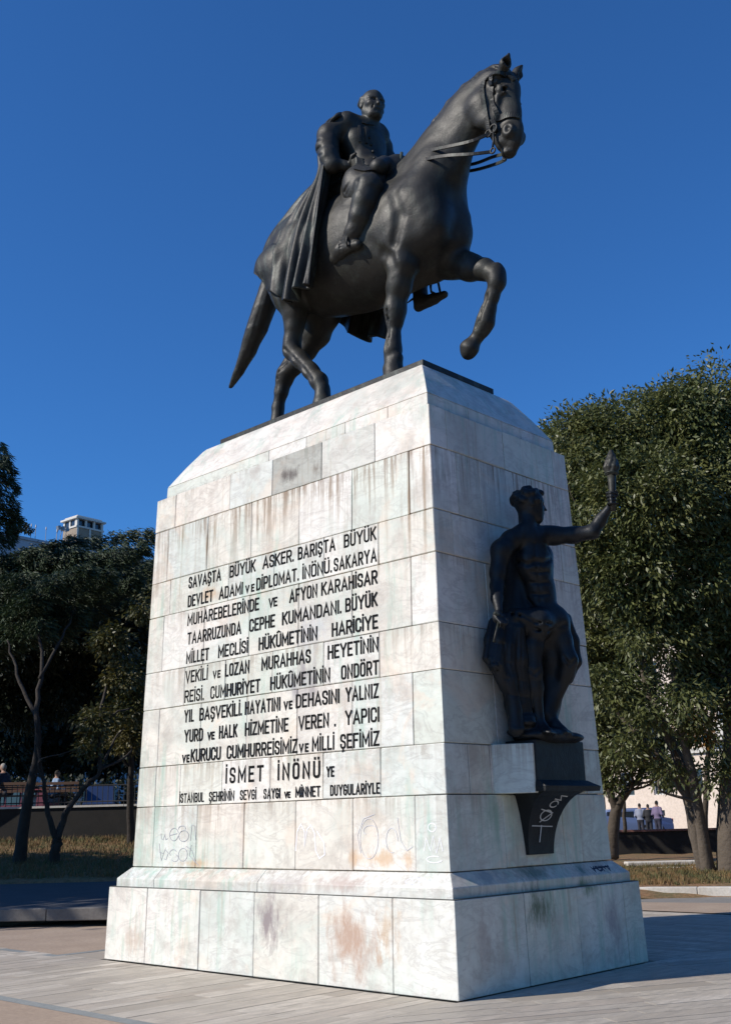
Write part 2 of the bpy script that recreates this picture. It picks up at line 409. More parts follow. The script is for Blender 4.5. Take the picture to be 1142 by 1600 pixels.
LINES=[
 (4.600,0.158,[('SAVAŞTA',-4.577,-3.899),('BÜYÜK',-3.724,-3.219),('ASKER.',-3.085,-2.518),('BARIŞTA',-2.446,-1.807),('BÜYÜK',-1.668,-1.158)]),
 (4.350,0.158,[('DEVLET',-4.578,-4.050),('ADAMI',-3.927,-3.454),('~VE',-3.403,-3.233),('DİPLOMAT.',-3.195,-2.424),('İNÖNÜ.',-2.361,-1.865),('SAKARYA',-1.832,-1.155)]),
 (4.101,0.158,[('MUHAREBELERİNDE',-4.565,-3.136),('^VE',-2.957,-2.802),('AFYON',-2.586,-2.106),('KARAHİSAR',-2.038,-1.149)]),
 (3.851,0.158,[('TAARRUZUNDA',-4.552,-3.464),('CEPHE',-3.310,-2.839),('KUMANDANI.',-2.709,-1.710),('BÜYÜK',-1.645,-1.152)]),
 (3.601,0.158,[('MİLLET',-4.560,-4.090),('MECLİSİ',-3.903,-3.326),('HÜKÛMETİNİN',-3.126,-2.100),('HARİCİYE',-1.862,-1.146)]),
 (3.351,0.158,[('VEKİLİ',-4.560,-4.096),('~VE',-3.994,-3.841),('LOZAN',-3.754,-3.290),('MURAHHAS',-3.066,-2.208),('HEYETİNİN',-1.926,-1.143)]),
 (3.102,0.158,[('REİSİ.',-4.560,-4.159),('CUMHURİYET',-4.028,-3.083),('HÜKÛMETİNİN',-2.901,-1.886),('ONDÖRT',-1.712,-1.140)]),
 (2.852,0.158,[('YIL',-4.550,-4.349),('BAŞVEKİLİ.',-4.237,-3.409),('HAYATINI',-3.353,-2.716),('~VE',-2.656,-2.507),('DEHASINI',-2.448,-1.741),('YALNIZ',-1.643,-1.144)]),
 (2.602,0.158,[('YURD',-4.533,-4.152),('~VE',-4.060,-3.920),('HALK',-3.833,-3.485),('HİZMETİNE',-3.342,-2.570),('VEREN',-2.400,-1.905),('.',-1.819,-1.800),('YAPICI',-1.649,-1.138)]),
 (2.353,0.158,[('~VE',-4.557,-4.407),('KURUCU',-4.382,-3.788),('CUMHURREİSİMİZ',-3.672,-2.412),('~VE',-2.385,-2.228),('MİLLİ',-2.172,-1.818),('ŞEFİMİZ',-1.724,-1.141)]),
 (2.065,0.185,[('İSMET',-3.678,-2.987),('İNÖNÜ',-2.741,-2.040),('~YE',-1.940,-1.817)]),
 (1.865,0.115,[('İSTANBUL',-4.579,-4.082),('ŞEHRİNİN',-3.983,-3.504),('SEVGİ',-3.399,-3.104),('SAYGI',-2.976,-2.690),('~VE',-2.621,-2.520),('MİNNET',-2.436,-2.034),('DUYGULARİYLE',-1.879,-1.142)]),
]

m, nt, p = mat_new('black_letter_paint'); g = N(nt)
ww = g.ramp(g.noise(g.pos(), 14, 5, .7), (.62, (.008, .008, .008)), (.78, (.05, .045, .04)))
g.link(ww, p.inputs['Base Color']); p.inputs['Roughness'].default_value = .8; p.inputs['Specular IOR Level'].default_value = .12
M_letter = m
def to_front(mb):     # letter plane -> the battered long face
    out = []
    for x, z, d in mb.v:
        out.append((x, ins_shaft(z) - .0005 - d, z))
    mb.v = out
for zb, h, ws in LINES:
    for t_, a, b in ws:
        mb = MB(); hh = h * {'~': .62, '^': .72}.get(t_[0], 1.0); k = t_.lstrip('~^')
        write_word(mb, k, a, b, hh, zb, (.020 if h > .12 else .0155) if t_[0] in '~^' else {.158: .0225, .185: .028, .115: .0165}[h])
        to_front(mb); P_('inscription_word', mb.mesh('inscription_word', M_letter))

# ------------------------------------------------------------------ faded graffiti, thin paint lines on the stone
def wob(cx, cy, rx, ry, a0, a1, n=18): return [(cx + rx * math.cos(a0 + (a1 - a0) * i / n), cy + ry * math.sin(a0 + (a1 - a0) * i / n)) for i in range(n + 1)]
def graffiti(strokes, t, mat, place, th=.0012):
    mb = MB()
    for s in strokes: stroke(mb, s, t, th)
    mb.v = [place(*v) for v in mb.v]
    P_('graffiti', mb.mesh('graffiti', mat))
M_gr_grey = simple('grey_felt_pen', (.36, .37, .39), .8, nscale=9, namp=.5)
M_gr_pale = simple('pale_spray_line', (.86, .85, .86), .7)
M_gr_blue = simple('blue_grey_felt_pen', (.62, .62, .66), .8, nscale=9, namp=.4)
M_gr_dark = simple('dark_blue_felt_pen', (.02, .025, .06), .7)
fp = lambda x, z, d: (x, ins_shaft(z) - .005 - d + .0045, z)
graffiti([[(-4.93, 1.50), (-4.92, 1.44), (-4.88, 1.43), (-4.85, 1.49), (-4.83, 1.43), (-4.79, 1.44)],
          wob(-4.66, 1.49, .09, .075, .3, 6.0), [(-4.74, 1.48), (-4.60, 1.50)], wob(-4.46, 1.47, .10, .065, 2.0, 8.6), wob(-4.50, 1.56, .07, .03, -.3, 3.4), [(-4.32, 1.42), (-4.30, 1.60), (-4.24, 1.58), (-4.22, 1.43)]],
         .008, M_gr_grey, fp)
graffiti([[(-4.96, 1.38), (-4.90, 1.18), (-4.82, 1.33), (-4.86, 1.26), (-4.94, 1.28)], [(-4.83, 1.31), (-4.76, 1.27), (-4.80, 1.19), (-4.84, 1.20)], wob(-4.66, 1.27, .07, .04, .5, 3.8), wob(-4.62, 1.21, .07, .04, -2.6, 1.3),
          wob(-4.46, 1.25, .09, .075, 0, 6.4), [(-4.40, 1.35), (-4.28, 1.30), (-4.20, 1.16)], [(-4.30, 1.36), (-4.33, 1.24), (-4.14, 1.13)]], .008, M_gr_grey, fp)
graffiti([[(-2.42, 1.30), (-2.40, 1.50), (-2.34, 1.58), (-2.28, 1.50), (-2.28, 1.34), (-2.24, 1.52), (-2.18, 1.57), (-2.12, 1.48), (-2.10, 1.30), (-2.04, 1.22), (-1.96, 1.26), (-1.97, 1.38), (-2.08, 1.50)]], .012, M_gr_pale, fp)
graffiti([wob(-1.30, 1.42, .13, .20, .3, 7.4, 26), wob(-1.28, 1.50, .10, .05, 0, 4), [(-1.42, 1.28), (-1.47, 1.45), (-1.38, 1.62), (-1.22, 1.66)]], .0045, M_gr_blue, fp)
graffiti([[(-.90, 1.62), (-.86, 1.40), (-.78, 1.30), (-.70, 1.34)], wob(-.98, 1.40, .08, .12, 0, 5)], .0045, M_gr_blue, fp)
graffiti([[(-.55, 1.30), (-.52, 1.42), (-.47, 1.30), (-.43, 1.44), (-.39, 1.28), (-.34, 1.42), (-.31, 1.30)], wob(-.44, 1.52, .05, .04, 0, 6), wob(-.42, 1.22, .1, .03, 1, 6)], .008, M_gr_pale, fp)
sp = lambda x, z, d: (x, .097 + (z - .972) * 1.067 - .0035 - d + .002, z)
graffiti([[(-.70, .99), (-.66, 1.05), (-.62, .99), (-.58, 1.06), (-.55, 1.0), (-.50, 1.05), (-.47, .99), (-.42, 1.04)], wob(-.60, 1.02, .13, .03, 0, 5)], .007, M_gr_blue, sp)
sq = lambda y, z, d: (-.097 - (z - .972) * 1.067 + .0035 + d - .002, y, z)
graffiti([[(2.58, 1.06), (2.60, 1.00), (2.66, 1.07), (2.70, 1.0)], wob(2.72, 1.03, .05, .025, 0, 6), [(2.78, 1.0), (2.79, 1.07), (2.84, 1.02)], [(2.88, 1.07), (2.90, 1.0), (2.95, 1.06)], [(2.60, 1.03), (2.92, 1.04)]], .016, M_gr_dark, sq)

# ------------------------------------------------------------------ bronze modelling: blended tapered volumes, meshed by surface nets
class Clay:
    def __init__(s, lo, hi, h):
        s.h = h; s.lo = np.array(lo, np.float32)
        n = [int(math.ceil((b - a) / h)) + 1 for a, b in zip(lo, hi)]
        s.n = n; s.d = np.full(n, 1.0, np.float32)
        s.ax = [s.lo[i] + h * np.arange(n[i], dtype=np.float32) for i in range(3)]
    def _win(s, pts, pad):
        sl = []
        for i in range(3):
            a = min(p[i] for p in pts) - pad; b = max(p[i] for p in pts) + pad
            i0 = max(0, int((a - s.lo[i]) / s.h)); i1 = min(s.n[i], int((b - s.lo[i]) / s.h) + 2)
            if i1 <= i0: return None
            sl.append(slice(i0, i1))
        return tuple(sl)
    def _grid(s, sl):
        return (s.ax[0][sl[0]][:, None, None], s.ax[1][sl[1]][None, :, None], s.ax[2][sl[2]][None, None, :])
    def _blend(s, sl, e, k, sub):
        d = s.d[sl]
        if sub:
            m = np.maximum(k - np.abs(d + e), 0) / k; s.d[sl] = np.maximum(d, -e) + m * m * k * .25
        else:
            m = np.maximum(k - np.abs(d - e), 0) / k; s.d[sl] = np.minimum(d, e) - m * m * k * .25
    def cone(s, a, b, k=.05, q=1.0, n=(0, 1, 0), sub=False):
        """tapered round limb from a=(x,y,z,r) to b; q scales its thickness along n"""
        R = max(a[3], b[3]) * max(1, q); sl = s._win((a, b), R + k + .06)
        if sl is None: return
        X, Y, Z = s._grid(sl); A = np.array(a[:3]); Bv = np.array(b[:3]) - A; L = float(Bv @ Bv) + 1e-9
        px_, py_, pz_ = X - A[0], Y - A[1], Z - A[2]
        t = np.clip((px_ * Bv[0] + py_ * Bv[1] + pz_ * Bv[2]) / L, 0, 1)
        vx, vy, vz = px_ - t * Bv[0], py_ - t * Bv[1], pz_ - t * Bv[2]
        if q != 1.0:
            nn = np.array(n, float); nn /= np.linalg.norm(nn)
            w = (vx * nn[0] + vy * nn[1] + vz * nn[2]) * (1 / q - 1)
            vx = vx + w * nn[0]; vy = vy + w * nn[1]; vz = vz + w * nn[2]
        e = (np.sqrt(vx * vx + vy * vy + vz * vz) - (a[3] + t * (b[3] - a[3])))
        if q < 1: e = e * (q + (1 - q) * .35)
        s._blend(sl, e.astype(np.float32), k, sub)
    def chain(s, pts, k=.05, **kw):
        for a, b in zip(pts[:-1], pts[1:]): s.cone(a, b, k, **kw)
    def ell(s, c, r, k=.05, rot=None, sub=False):
        Rm = max(r); sl = s._win((c,), Rm + k + .06)
        if sl is None: return
        X, Y, Z = s._grid(sl); vx, vy, vz = X - c[0], Y - c[1], Z - c[2]
        if rot is not None:
            M = np.array(rot, float)   # rows: local axes
            vx, vy, vz = (M[i][0] * vx + M[i][1] * vy + M[i][2] * vz for i in range(3))
        k0 = np.sqrt((vx / r[0]) ** 2 + (vy / r[1]) ** 2 + (vz / r[2]) ** 2)
        k1 = np.sqrt((vx / r[0] ** 2) ** 2 + (vy / r[1] ** 2) ** 2 + (vz / r[2] ** 2) ** 2) + 1e-6
        s._blend(sl, (k0 * (k0 - 1) / k1).astype(np.float32), k, sub)
    def groove(s, pts, r, k=.03):
        for a, b in zip(pts[:-1], pts[1:]):
            s.cone((*a, r) if len(a) == 3 else a, (*b, r) if len(b) == 3 else b, k, sub=True)
    def sample(s, P):
        P = np.atleast_2d(P); g = (P - s.lo) / s.h; i = np.clip(np.floor(g).astype(int), 0, np.array(s.n) - 2); f = g - i; o = 0
        for a in (0, 1):
            for b in (0, 1):
                for c in (0, 1):
                    w = (f[:, 0] if a else 1 - f[:, 0]) * (f[:, 1] if b else 1 - f[:, 1]) * (f[:, 2] if c else 1 - f[:, 2])
                    o = o + w * s.d[i[:, 0] + a, i[:, 1] + b, i[:, 2] + c]
        return o
    def snap(s, P, off=0.0, it=6):
        """moves points onto the modelled surface (plus an offset)"""
        P = np.array(P, float); e = s.h
        for _ in range(it):
            g = np.stack([s.sample(P + d) - s.sample(P - d) for d in (np.array([e, 0, 0]), np.array([0, e, 0]), np.array([0, 0, e]))], 1) / (2 * e)
            g /= np.maximum(np.linalg.norm(g, axis=1, keepdims=True), .2)
            P = P - g * (s.sample(P) - off)[:, None] * .8
        return P
    def rough(s, amp=.006, freq=5.0, seed=0):
        """uneven hand-modelled surface"""
        X, Y, Z = s._grid((slice(None),) * 3); g_ = np.random.default_rng(seed); e = 0
        for k in range(9):
            w = g_.normal(0, 1, 3); w = w / np.linalg.norm(w) * freq * (1 + k * .45) * 2; ph = g_.uniform(0, 6.28)
            w2 = g_.normal(0, 1, 3) * freq
            e = e + np.sin(X * w[0] + Y * w[1] + Z * w[2] + ph + 1.5 * np.sin(X * w2[0] + Y * w2[1] + Z * w2[2])) / (1 + .5 * k)
        s.d += (e * amp * .5).astype(np.float32)
    def mesh(s, name, mat):
        d = s.d; nx, ny, nz = d.shape; ins = d < 0
        cs = np.zeros((nx - 1) * (ny - 1) * (nz - 1), np.int8)
        S = (nx - 1, ny - 1, nz - 1)
        acc = {}; cells = []; pos = []; quads = []
        for ax in range(3):
            a = [slice(None)] * 3; b = [slice(None)] * 3; a[ax] = slice(0, -1); b[ax] = slice(1, None)
            x = ins[tuple(a)] != ins[tuple(b)]
            I = np.argwhere(x)
            da = d[tuple(a)][x]; db = d[tuple(b)][x]; t = da / (da - db)
            P = I.astype(np.float64); P[:, ax] += t
            u, v = [i for i in range(3) if i != ax]
            ok = (I[:, u] > 0) & (I[:, v] > 0) & (I[:, u] < s.n[u] - 1) & (I[:, v] < s.n[v] - 1)
            I = I[ok]; P = P[ok]; da = da[ok]
            q = []
            for (eu, ev) in ((-1, -1), (0, -1), (0, 0), (-1, 0)):
                J = I.copy(); J[:, u] += eu; J[:, v] += ev
                c = (J[:, 0] * S[1] + J[:, 1]) * S[2] + J[:, 2]; q.append(c); cells.append(c); pos.append(P)
            q = np.stack(q, 1); fl = (da < 0) ^ (ax == 1)
            q[~fl] = q[~fl][:, ::-1]; quads.append(q)
        c = np.concatenate(cells); P = np.concatenate(pos)
        uq, inv = np.unique(c, return_inverse=True); cnt = np.bincount(inv)
        V = np.stack([np.bincount(inv, P[:, i]) / cnt for i in range(3)], 1) * s.h + s.lo
        Q = np.searchsorted(uq, np.concatenate(quads))
        return new_mesh(name, V, Q, mat, True)

EYE0 = np.array([6.795, -8.180, 1.6])
def march(clay, p, off=.0):
    """first point of the modelled surface met by a straight line of sight (used to lay near-side straps)"""
    p = np.array(p, float); d = p - EYE0; d /= np.linalg.norm(d); q = p - d * .45
    for _ in range(140):
        e = float(clay.sample(q)[0]) - off
        if e < .004: break
        q = q + d * min(max(e * .7, .004), .06)
    return q
# ---- tunic trim, belt, collar hooks

def v3(p): return np.array(p[:3], float)
def bronze(name, base=(.024, .0225, .0185), patina=(.060, .068, .052), amt=.5, rough=.52):
    m, nt, p = mat_new(name); g = N(nt); P = g.pos()
    f = g.noise(P, 2.2, 6, .65); c = g.mix(f, tuple(x * .65 for x in base), tuple(x * 1.45 for x in base))
    pt = g.ramp(g.noise(g.mapv(P, (3.0, 3.0, .9)), 1.6, 8, .75), (.50, 0.0), (.68, amt))
    up = g.sep(g.new('ShaderNodeNewGeometry').outputs['Normal'])[2]
    pt2 = g.math('MULTIPLY', g.ramp(up, (.55, 0.0), (.95, .6)), g.ramp(g.noise(P, 6, 6, .7), (.40, 0.0), (.62, 1.0)))
    k = g.math('MAXIMUM', pt, g.math('MULTIPLY', pt2, amt))
    g.link(g.mix(k, c, patina), p.inputs['Base Color'])
    p.inputs['Specular IOR Level'].default_value = .38
    g.link(g.math('SUBTRACT', .18, g.math('MULTIPLY', k, .18)), p.inputs['Metallic'])
    g.link(g.math('ADD', g.math('MULTIPLY', g.noise(P, 3.5, 6, .75), .40), rough - .20), p.inputs['Roughness'])
    hb_ = g.math('ADD', g.noise(P, 26, 6, .7), g.math('MULTIPLY', g.noise(P, 5, 4, .6), 2.0)); g.bump(hb_, .30, .010, p)
    return m
M_bronze = bronze('dark_bronze'); M_bronze_green = bronze('green_stained_bronze', (.014, .0135, .011), (.075, .10, .08), .7)

# ------------------------------------------------------------------ equestrian statue
SZ = 6.838
eq = thing('equestrian_statue', 'dark bronze caped rider on a horse lifting one foreleg, on top of the pedestal', 'statue', (-2.73, 1.54, SZ))
def E_(name, me, parent=eq, **k):
    o = obj(name, me, parent, (2.73, -1.54, -SZ) if parent is eq else (0, 0, 0)); tag(o, **k) if k else None; return o
mb = MB(); mb.box((-4.64, .856, 6.762), (-.832, 2.22, SZ)); me = mb.mesh('base_plate', M_bronze_green)
bm = bmesh.new(); bm.from_mesh(me); bmesh.ops.bevel(bm, geom=bm.edges[:], offset=.006, segments=1, affect='EDGES'); bm.to_mesh(me); bm.free()
E_('base_plate', me)

H = Clay((-5.75, .55, 6.80), (.65, 2.60, 11.25), .020)
yc = 1.54
# trunk
tr = [(-3.60, yc, 9.36, .50), (-3.35, yc, 9.38, .62), (-2.9, yc, 9.28, .74), (-2.2, yc, 9.20, .82), (-1.62, yc, 9.08, .68), (-1.38, yc, 9.08, .58)]
H.cone((-2.3, yc, 9.62, .44), (-1.35, yc, 9.76, .44), .2, q=.52)
H.chain(tr, .25, q=.76)
H.ell((-2.5, yc, 9.15), (1.05, .66, .70), .25)
for s in (-1, 1):
    H.ell((-3.46, yc + s * .28, 9.30), (.44, .31, .58), .2)      # haunch
    H.ell((-3.60, yc + s * .22, 9.06), (.31, .26, .46), .2)
    H.ell((-1.38, yc + s * .34, 9.02), (.36, .25, .56), .2)      # shoulder blade
    H.ell((-1.06, yc + s * .23, 8.93), (.33, .26, .38), .15)     # breast
H.ell((-3.35, yc, 9.76), (.58, .34, .28), .25)                     # croup
# neck, head
nk = [(-1.295,1.54,9.615,0.469), (-1.037,1.54,9.842,0.405), (-0.813,1.54,10.118,0.363), (-0.508,1.54,10.358,0.309), (-0.214,1.54,10.519,0.257), (-0.034,1.54,10.583,0.214)]
H.chain(nk, .18, q=.56)
H.cone((-1.358,1.54,9.48,0.547), (-1.063,1.54,9.777,0.405), .2, q=.66)
for s in (-1, 1): H.cone((-1.12, yc + s * .24, 9.25, .28), (-.98, yc + s * .12, 9.7, .22), .2)
hd = [(0.006,1.54,10.571,0.205), (0.061,1.54,10.351,0.243), (0.107,1.54,10.026,0.192), (0.147,1.54,9.765,0.158), (0.147,1.54,9.637,0.152)]
H.chain(hd[:2], .10, q=.74); H.chain(hd[1:], .10, q=.60)
for s in (-1, 1):
    H.cone((-0.179,1.54,10.271,0.163) if s > 9 else (*(v3((-0.179,1.54,10.271)) + [0, s * .15, 0]), .20), (*(v3((-0.13,1.54,10.094)) + [0, s * .13, 0]), .17), .08, q=.55)   # cheek
    H.cone((*(v3((-0.037,1.54,9.971)) + [0, s * .09, 0]), .12), (*(v3((0.058,1.54,9.627)) + [0, s * .06, 0]), .085), .06)                 # jaw bar
    H.ell(tuple(v3((0.1,1.54,10.481)) + [0.02, s * .19, 0]), (.09, .05, .045), .06)                              # brow
    H.ell(tuple(v3((0.096,1.54,10.417)) + [0.015, s * .185, 0]), (.055, .045, .045), .012)                            # eye
    H.groove([tuple(v3((0.032,1.54,10.367)) + [0, s * .23, 0]), tuple(v3((0.097,1.54,10.303)) + [0.02, s * .235, 0]), tuple(v3((0.17,1.54,10.198)) + [.03, s * .2, 0])], .02, .03)
    H.cone((*(v3((0.122,1.54,10.224)) + [0.0, s * .17, 0]), .03), (*(v3((0.062,1.54,9.957)) + [0, s * .14, 0]), .02), .05)        # cheek ridge
    H.ell(tuple(v3((0.183,1.54,9.719)) + [.02, s * .115, 0]), (.09, .055, .10), .04)                              # nostril wing
    H.ell(tuple(v3((0.193,1.54,9.724)) + [.035, s * .185, 0]), (.045, .06, .062), .02, sub=True)
    # ears
    e0 = v3((0.178,1.42,10.571)); e1 = v3((0.262,1.38,10.633)); e2 = v3((0.34,1.38,10.749))
    if s > 0: e0 = v3((0.176,1.68,10.609)); e1 = v3((0.214,1.72,10.705)); e2 = v3((0.28,1.72,10.783))
    H.chain([(*e0, .075), (*e1, .078), (*e2, .014)], .03)
    H.chain([(*(e0 + [.06, s * .03, .04]), .04), (*(e1 + [.065, s * .03, 0]), .05), (*(e2 + [.02, 0, -.06]), .01)], .02, sub=True)
for s in (-1, 1):        # eyes set on the finished skull, lids and brow
    q = march(H, (0.353,1.1,10.043))
    if s > 0: q[1] = 2 * 1.54 - q[1]
    H.ell(tuple(q + [-.01, -s * .012, 0]), (.085, .05, .065), .03, sub=True)
    H.ell(tuple(q + [-.01, -s * .002, -.004]), (.050, .040, .038), .008)
    if s > 0: continue
    H.cone((*(q + [-.08, s * .0, .03]), .018), (*(q + [.0, s * .012, .055]), .022), .02); H.cone((*(q + [.0, s * .012, .055]), .022), (*(q + [.085, -s * .01, .03]), .016), .02)
    H.cone((*(q + [-.07, 0, -.05]), .014), (*(q + [.06, -s * .01, -.055]), .014), .02)
H.ell((0.107,1.54,9.493), (.09, .085, .05), .05)                     # lower lip
H.groove([tuple(v3((-0.038,1.54,9.674)) + [0, -.2, 0]), tuple(v3((0.036,1.54,9.592)) + [0, -.15, 0]), tuple(v3((0.146,1.54,9.491)) + [.05, -.06, 0])], .018, .02)
# mane crest with hogged ridge
mane = [(-1.459,1.54,10.232,0.035), (-1.257,1.54,10.361,0.039), (-1.022,1.54,10.528,0.043), (-0.77,1.54,10.672,0.042), (-0.503,1.54,10.783,0.042), (-0.246,1.54,10.826,0.041), (-0.02,1.54,10.787,0.041), (0.114,1.54,10.673,0.041)]
H.chain(mane, .05)
for i in range(26):
    t = i / 25 * (len(mane) - 1); j = min(int(t), len(mane) - 2); f_ = t - j
    a = v3(mane[j]) * (1 - f_) + v3(mane[j + 1]) * f_
    for s in (-1, 1): H.groove([tuple(a + [-.03, s * .08, .03]), tuple(a + [.10, s * .13, -.10])], .010, .02)
for i in range(5):      # throat creases
    a = v3((-0.625,1.54,10.546)) + [0.03 * i, 0, -.05 * i]
    H.groove([tuple(a + [-.05, -.27, .1]), tuple(a + [.03, -.29, -.02]), tuple(a + [.13, -.26, -.14])], .014, .03)
# forelegs
rf = [(-1.392,1.2,8.741,0.198), (-1.413,1.22,8.436,0.181), (-1.507,1.25,8.183,0.148), (-1.601,1.27,7.971,0.111), (-1.61,1.27,7.875,0.115), (-1.626,1.27,7.763,0.086), (-1.659,1.27,7.506,0.076), (-1.671,1.27,7.35,0.102), (-1.687,1.27,7.232,0.086)]
H.chain(rf, .10)
H.cone((-1.621,1.27,7.228,0.093), (-1.682,1.27,7.098,0.126), .03)
H.cone((*rf[-1][:3], .10), (rf[-1][0] + .03, rf[-1][1], SZ + .12, .15), .03); H.cone((rf[-1][0] + .03, rf[-1][1], SZ + .10, .15), (rf[-1][0] + .04, rf[-1][1], SZ + .05, .16), .03)
lf = [(-1.38,1.8,8.86,0.306), (-1.107,1.84,8.614,0.226), (-0.8,1.84,8.399,0.169), (-0.579,1.84,8.284,0.138), (-0.417,1.84,8.139,0.116), (-0.405,1.84,8.028,0.104), (-0.486,1.84,7.864,0.085), (-0.558,1.84,7.705,0.087), (-0.613,1.84,7.567,0.104), (-0.684,1.84,7.486,0.084), (-0.75,1.84,7.413,0.076)]
H.chain(lf, .07)
H.cone((-0.771,1.84,7.402,0.08), (-0.861,1.8,7.271,0.121), .03, q=.9); H.cone((-0.861,1.8,7.271,0.121), (-0.884,1.8,7.226,0.089), .02)
H.ell((-0.373,1.84,8.193), (.06, .08, .10), .04)
# hind legs
rh = [(-3.594,1.24,9.212,0.405), (-3.494,1.22,8.811,0.3), (-3.478,1.24,8.512,0.176), (-3.504,1.25,8.307,0.131), (-3.556,1.26,8.131,0.117), (-3.582,1.27,7.986,0.122), (-3.398,1.27,7.789,0.111), (-3.193,1.27,7.551,0.105), (-3.043,1.27,7.353,0.117), (-2.983,1.27,7.232,0.1)]
H.chain(rh, .07)
H.cone((-3.703,1.27,7.977,0.045), (-3.661,1.27,8.19,0.054), .05)
hh = v3(rh[-1]); H.cone((*hh, .105), (hh[0] + .02, hh[1], SZ + .17, .13), .03); H.cone((hh[0] + .02, hh[1], SZ + .15, .145), (hh[0] + .04, hh[1], SZ + .05, .165), .02)
lh = [(-3.57,1.8,9.15,0.358), (-3.53,1.82,8.78,0.299), (-3.668,1.83,8.473,0.206), (-3.876,1.83,8.258,0.146), (-4.142,1.83,8.099,0.123), (-4.326,1.83,8.034,0.124), (-4.37,1.83,7.945,0.11), (-4.427,1.83,7.778,0.094), (-4.514,1.83,7.537,0.089)]
H.chain(lh, .07)
H.cone((-4.441,1.83,8.133,0.048), (-4.297,1.83,8.242,0.057), .05)
hl = v3(lh[-1]); H.cone((*hl, .095), (hl[0] - .02, hl[1], SZ + .30, .12), .04); H.cone((hl[0] - .02, hl[1], SZ + .30, .11), (hl[0] + .05, hl[1], SZ + .12, .14), .03); H.cone((hl[0] + .05, hl[1], SZ + .12, .15), (hl[0] + .08, hl[1], SZ + .05, .17), .02)
for leg in (rf, lf, lh, rh):   # tendons
    for a, b in zip(leg[-5:-2], leg[-4:-1]):
        H.groove([tuple(v3(a) + [-.02, -a[3] * 1.08, 0]), tuple(v3(b) + [-.02, -b[3] * 1.08, 0])], .016, .03)
# muscle and tendon lines modelled on the near and far side
def hcut(pts, r, k): H.groove([tuple(p) for p in pts], r, k)
for s in (-1, 1):
    M = lambda x, y, z: (x, yc + s * y, z)
    hcut([M(-1.05, .52, 9.75), M(-1.30, .64, 9.35), M(-1.20, .62, 8.95), M(-1.35, .55, 8.65)], .03, .12)      # shoulder edge
    hcut([M(-1.75, .70, 9.55), M(-1.85, .74, 9.15), M(-1.75, .68, 8.80), M(-1.62, .55, 8.60)], .03, .12)      # behind the shoulder
    hcut([M(-3.05, .76, 9.55), M(-3.12, .76, 9.15), M(-3.0, .66, 8.75)], .03, .12)                            # flank hollow
    hcut([M(-.88, .42, 9.8), M(-.72, .36, 10.0), M(-.45, .30, 10.25)], .02, .08)                              # neck furrow
    hcut([M(-3.35, .62, 9.1), M(-3.55, .62, 8.75), M(-3.65, .50, 8.4)], .022, .08)
H.groove([(-.62, yc, 9.3), (-.66, yc, 9.0), (-.76, yc, 8.75)], .035, .10)                                     # breast cleft
# shoulder and thigh lines
H.groove([(-1.561,1,8.594), (-1.445,0.98,8.494), (-1.4,1.02,8.328)], .03, .10)
H.groove([(-1.031,0.95,8.85), (-0.931,1,8.514), (-1.036,1.05,8.354)], .03, .14)
# tail
tl = [(-4.313,1.54,9.607,0.116), (-4.372,1.54,9.362,0.164), (-4.503,1.54,9.038,0.193), (-4.664,1.54,8.756,0.184), (-4.871,1.54,8.467,0.141), (-5.08,1.54,8.208,0.093), (-5.261,1.54,8.033,0.044)]
H.chain([(p[0], p[1], p[2], p[3] * .72) for p in tl], .05, q=.8)
for i in range(13):
    a = 2 * PI * i / 13 + .2
    st = []
    for k, p in enumerate(tl):
        w = a + .10 * k + .08 * math.sin(k * 1.7 + i); rr = p[3] * .70
        st.append((p[0] + math.sin(w) * rr, p[1] - math.cos(w) * rr * .8, p[2] + math.sin(w) * rr * .3, p[3] * .34))
    H.chain(st, .012)
# far flank cloth hanging below the belly is part of the cape (below); sheath and girth
H.ell((-2.95, yc, 8.62), (.30, .14, .14), .15)
H.rough(.007, 4.5, 1)
horse = E_('horse', H.mesh('horse', M_bronze))

# ------------------------------------------------------------------ rider
R = Clay((-3.05, .55, 8.2), (-1.15, 2.60, 11.80), .0125)
# torso in a buttoned tunic
R.cone((-2.198,1.52,10.144,0.223), (-2.251,1.52,10.435,0.225), .08, q=1.15)
R.cone((-2.251,1.52,10.435,0.225), (-2.308,1.5,10.764,0.263), .10, q=1.22)
R.cone((-2.308,1.5,10.764,0.263), (-2.316,1.5,10.935,0.227), .10, q=1.3)
R.cone((-2.33, 1.20, 11.02, .16), (-2.24, 1.78, 11.04, .14), .10)
R.cone((-2.257,1.35,10.947,0.09), (-2.185,1.5,11.058,0.091), .08); R.cone((-2.232,1.75,11.132,0.083), (-2.173,1.5,11.052,0.091), .08)
R.cone((-2.174,1.5,11.01,0.095), (-2.145,1.5,11.142,0.086), .03)
R.cone((-2.185,1.5,11.058,0.109), (-2.177,1.5,11.117,0.109), .015)             # stand collar
# right arm, hand on the hip
R.chain([(-2.435,1.12,10.924,0.153), (-2.515,1.02,10.822,0.157), (-2.485,0.95,10.588,0.151), (-2.408,0.92,10.374,0.136)], .06)
R.cone((-2.42,0.92,10.4,0.145), (-2.368,0.94,10.243,0.127), .02)             # deep cuff
R.cone((-2.38,0.94,10.289,0.097), (-2.229,1.06,10.211,0.07), .04)
R.cone((-2.229,1.06,10.211,0.07), (-2.141,1.12,10.197,0.061), .03)
for i, (a, b) in enumerate((((553, 256), (566, 256)), ((553, 259), (567, 260)), ((552, 262), (565, 264)), ((550, 265), (561, 268)))):
    pass
hb = v3((-2.114,1.08,10.166))
for i in range(4):
    a = hb + [.02, -.02, .055 - .035 * i]; b = a + [.10, -.03, -.01]; c = b + [.07, .05, -.03 - .006 * i]
    R.chain([(*a, .025), (*b, .023), (*c, .018)], .012)
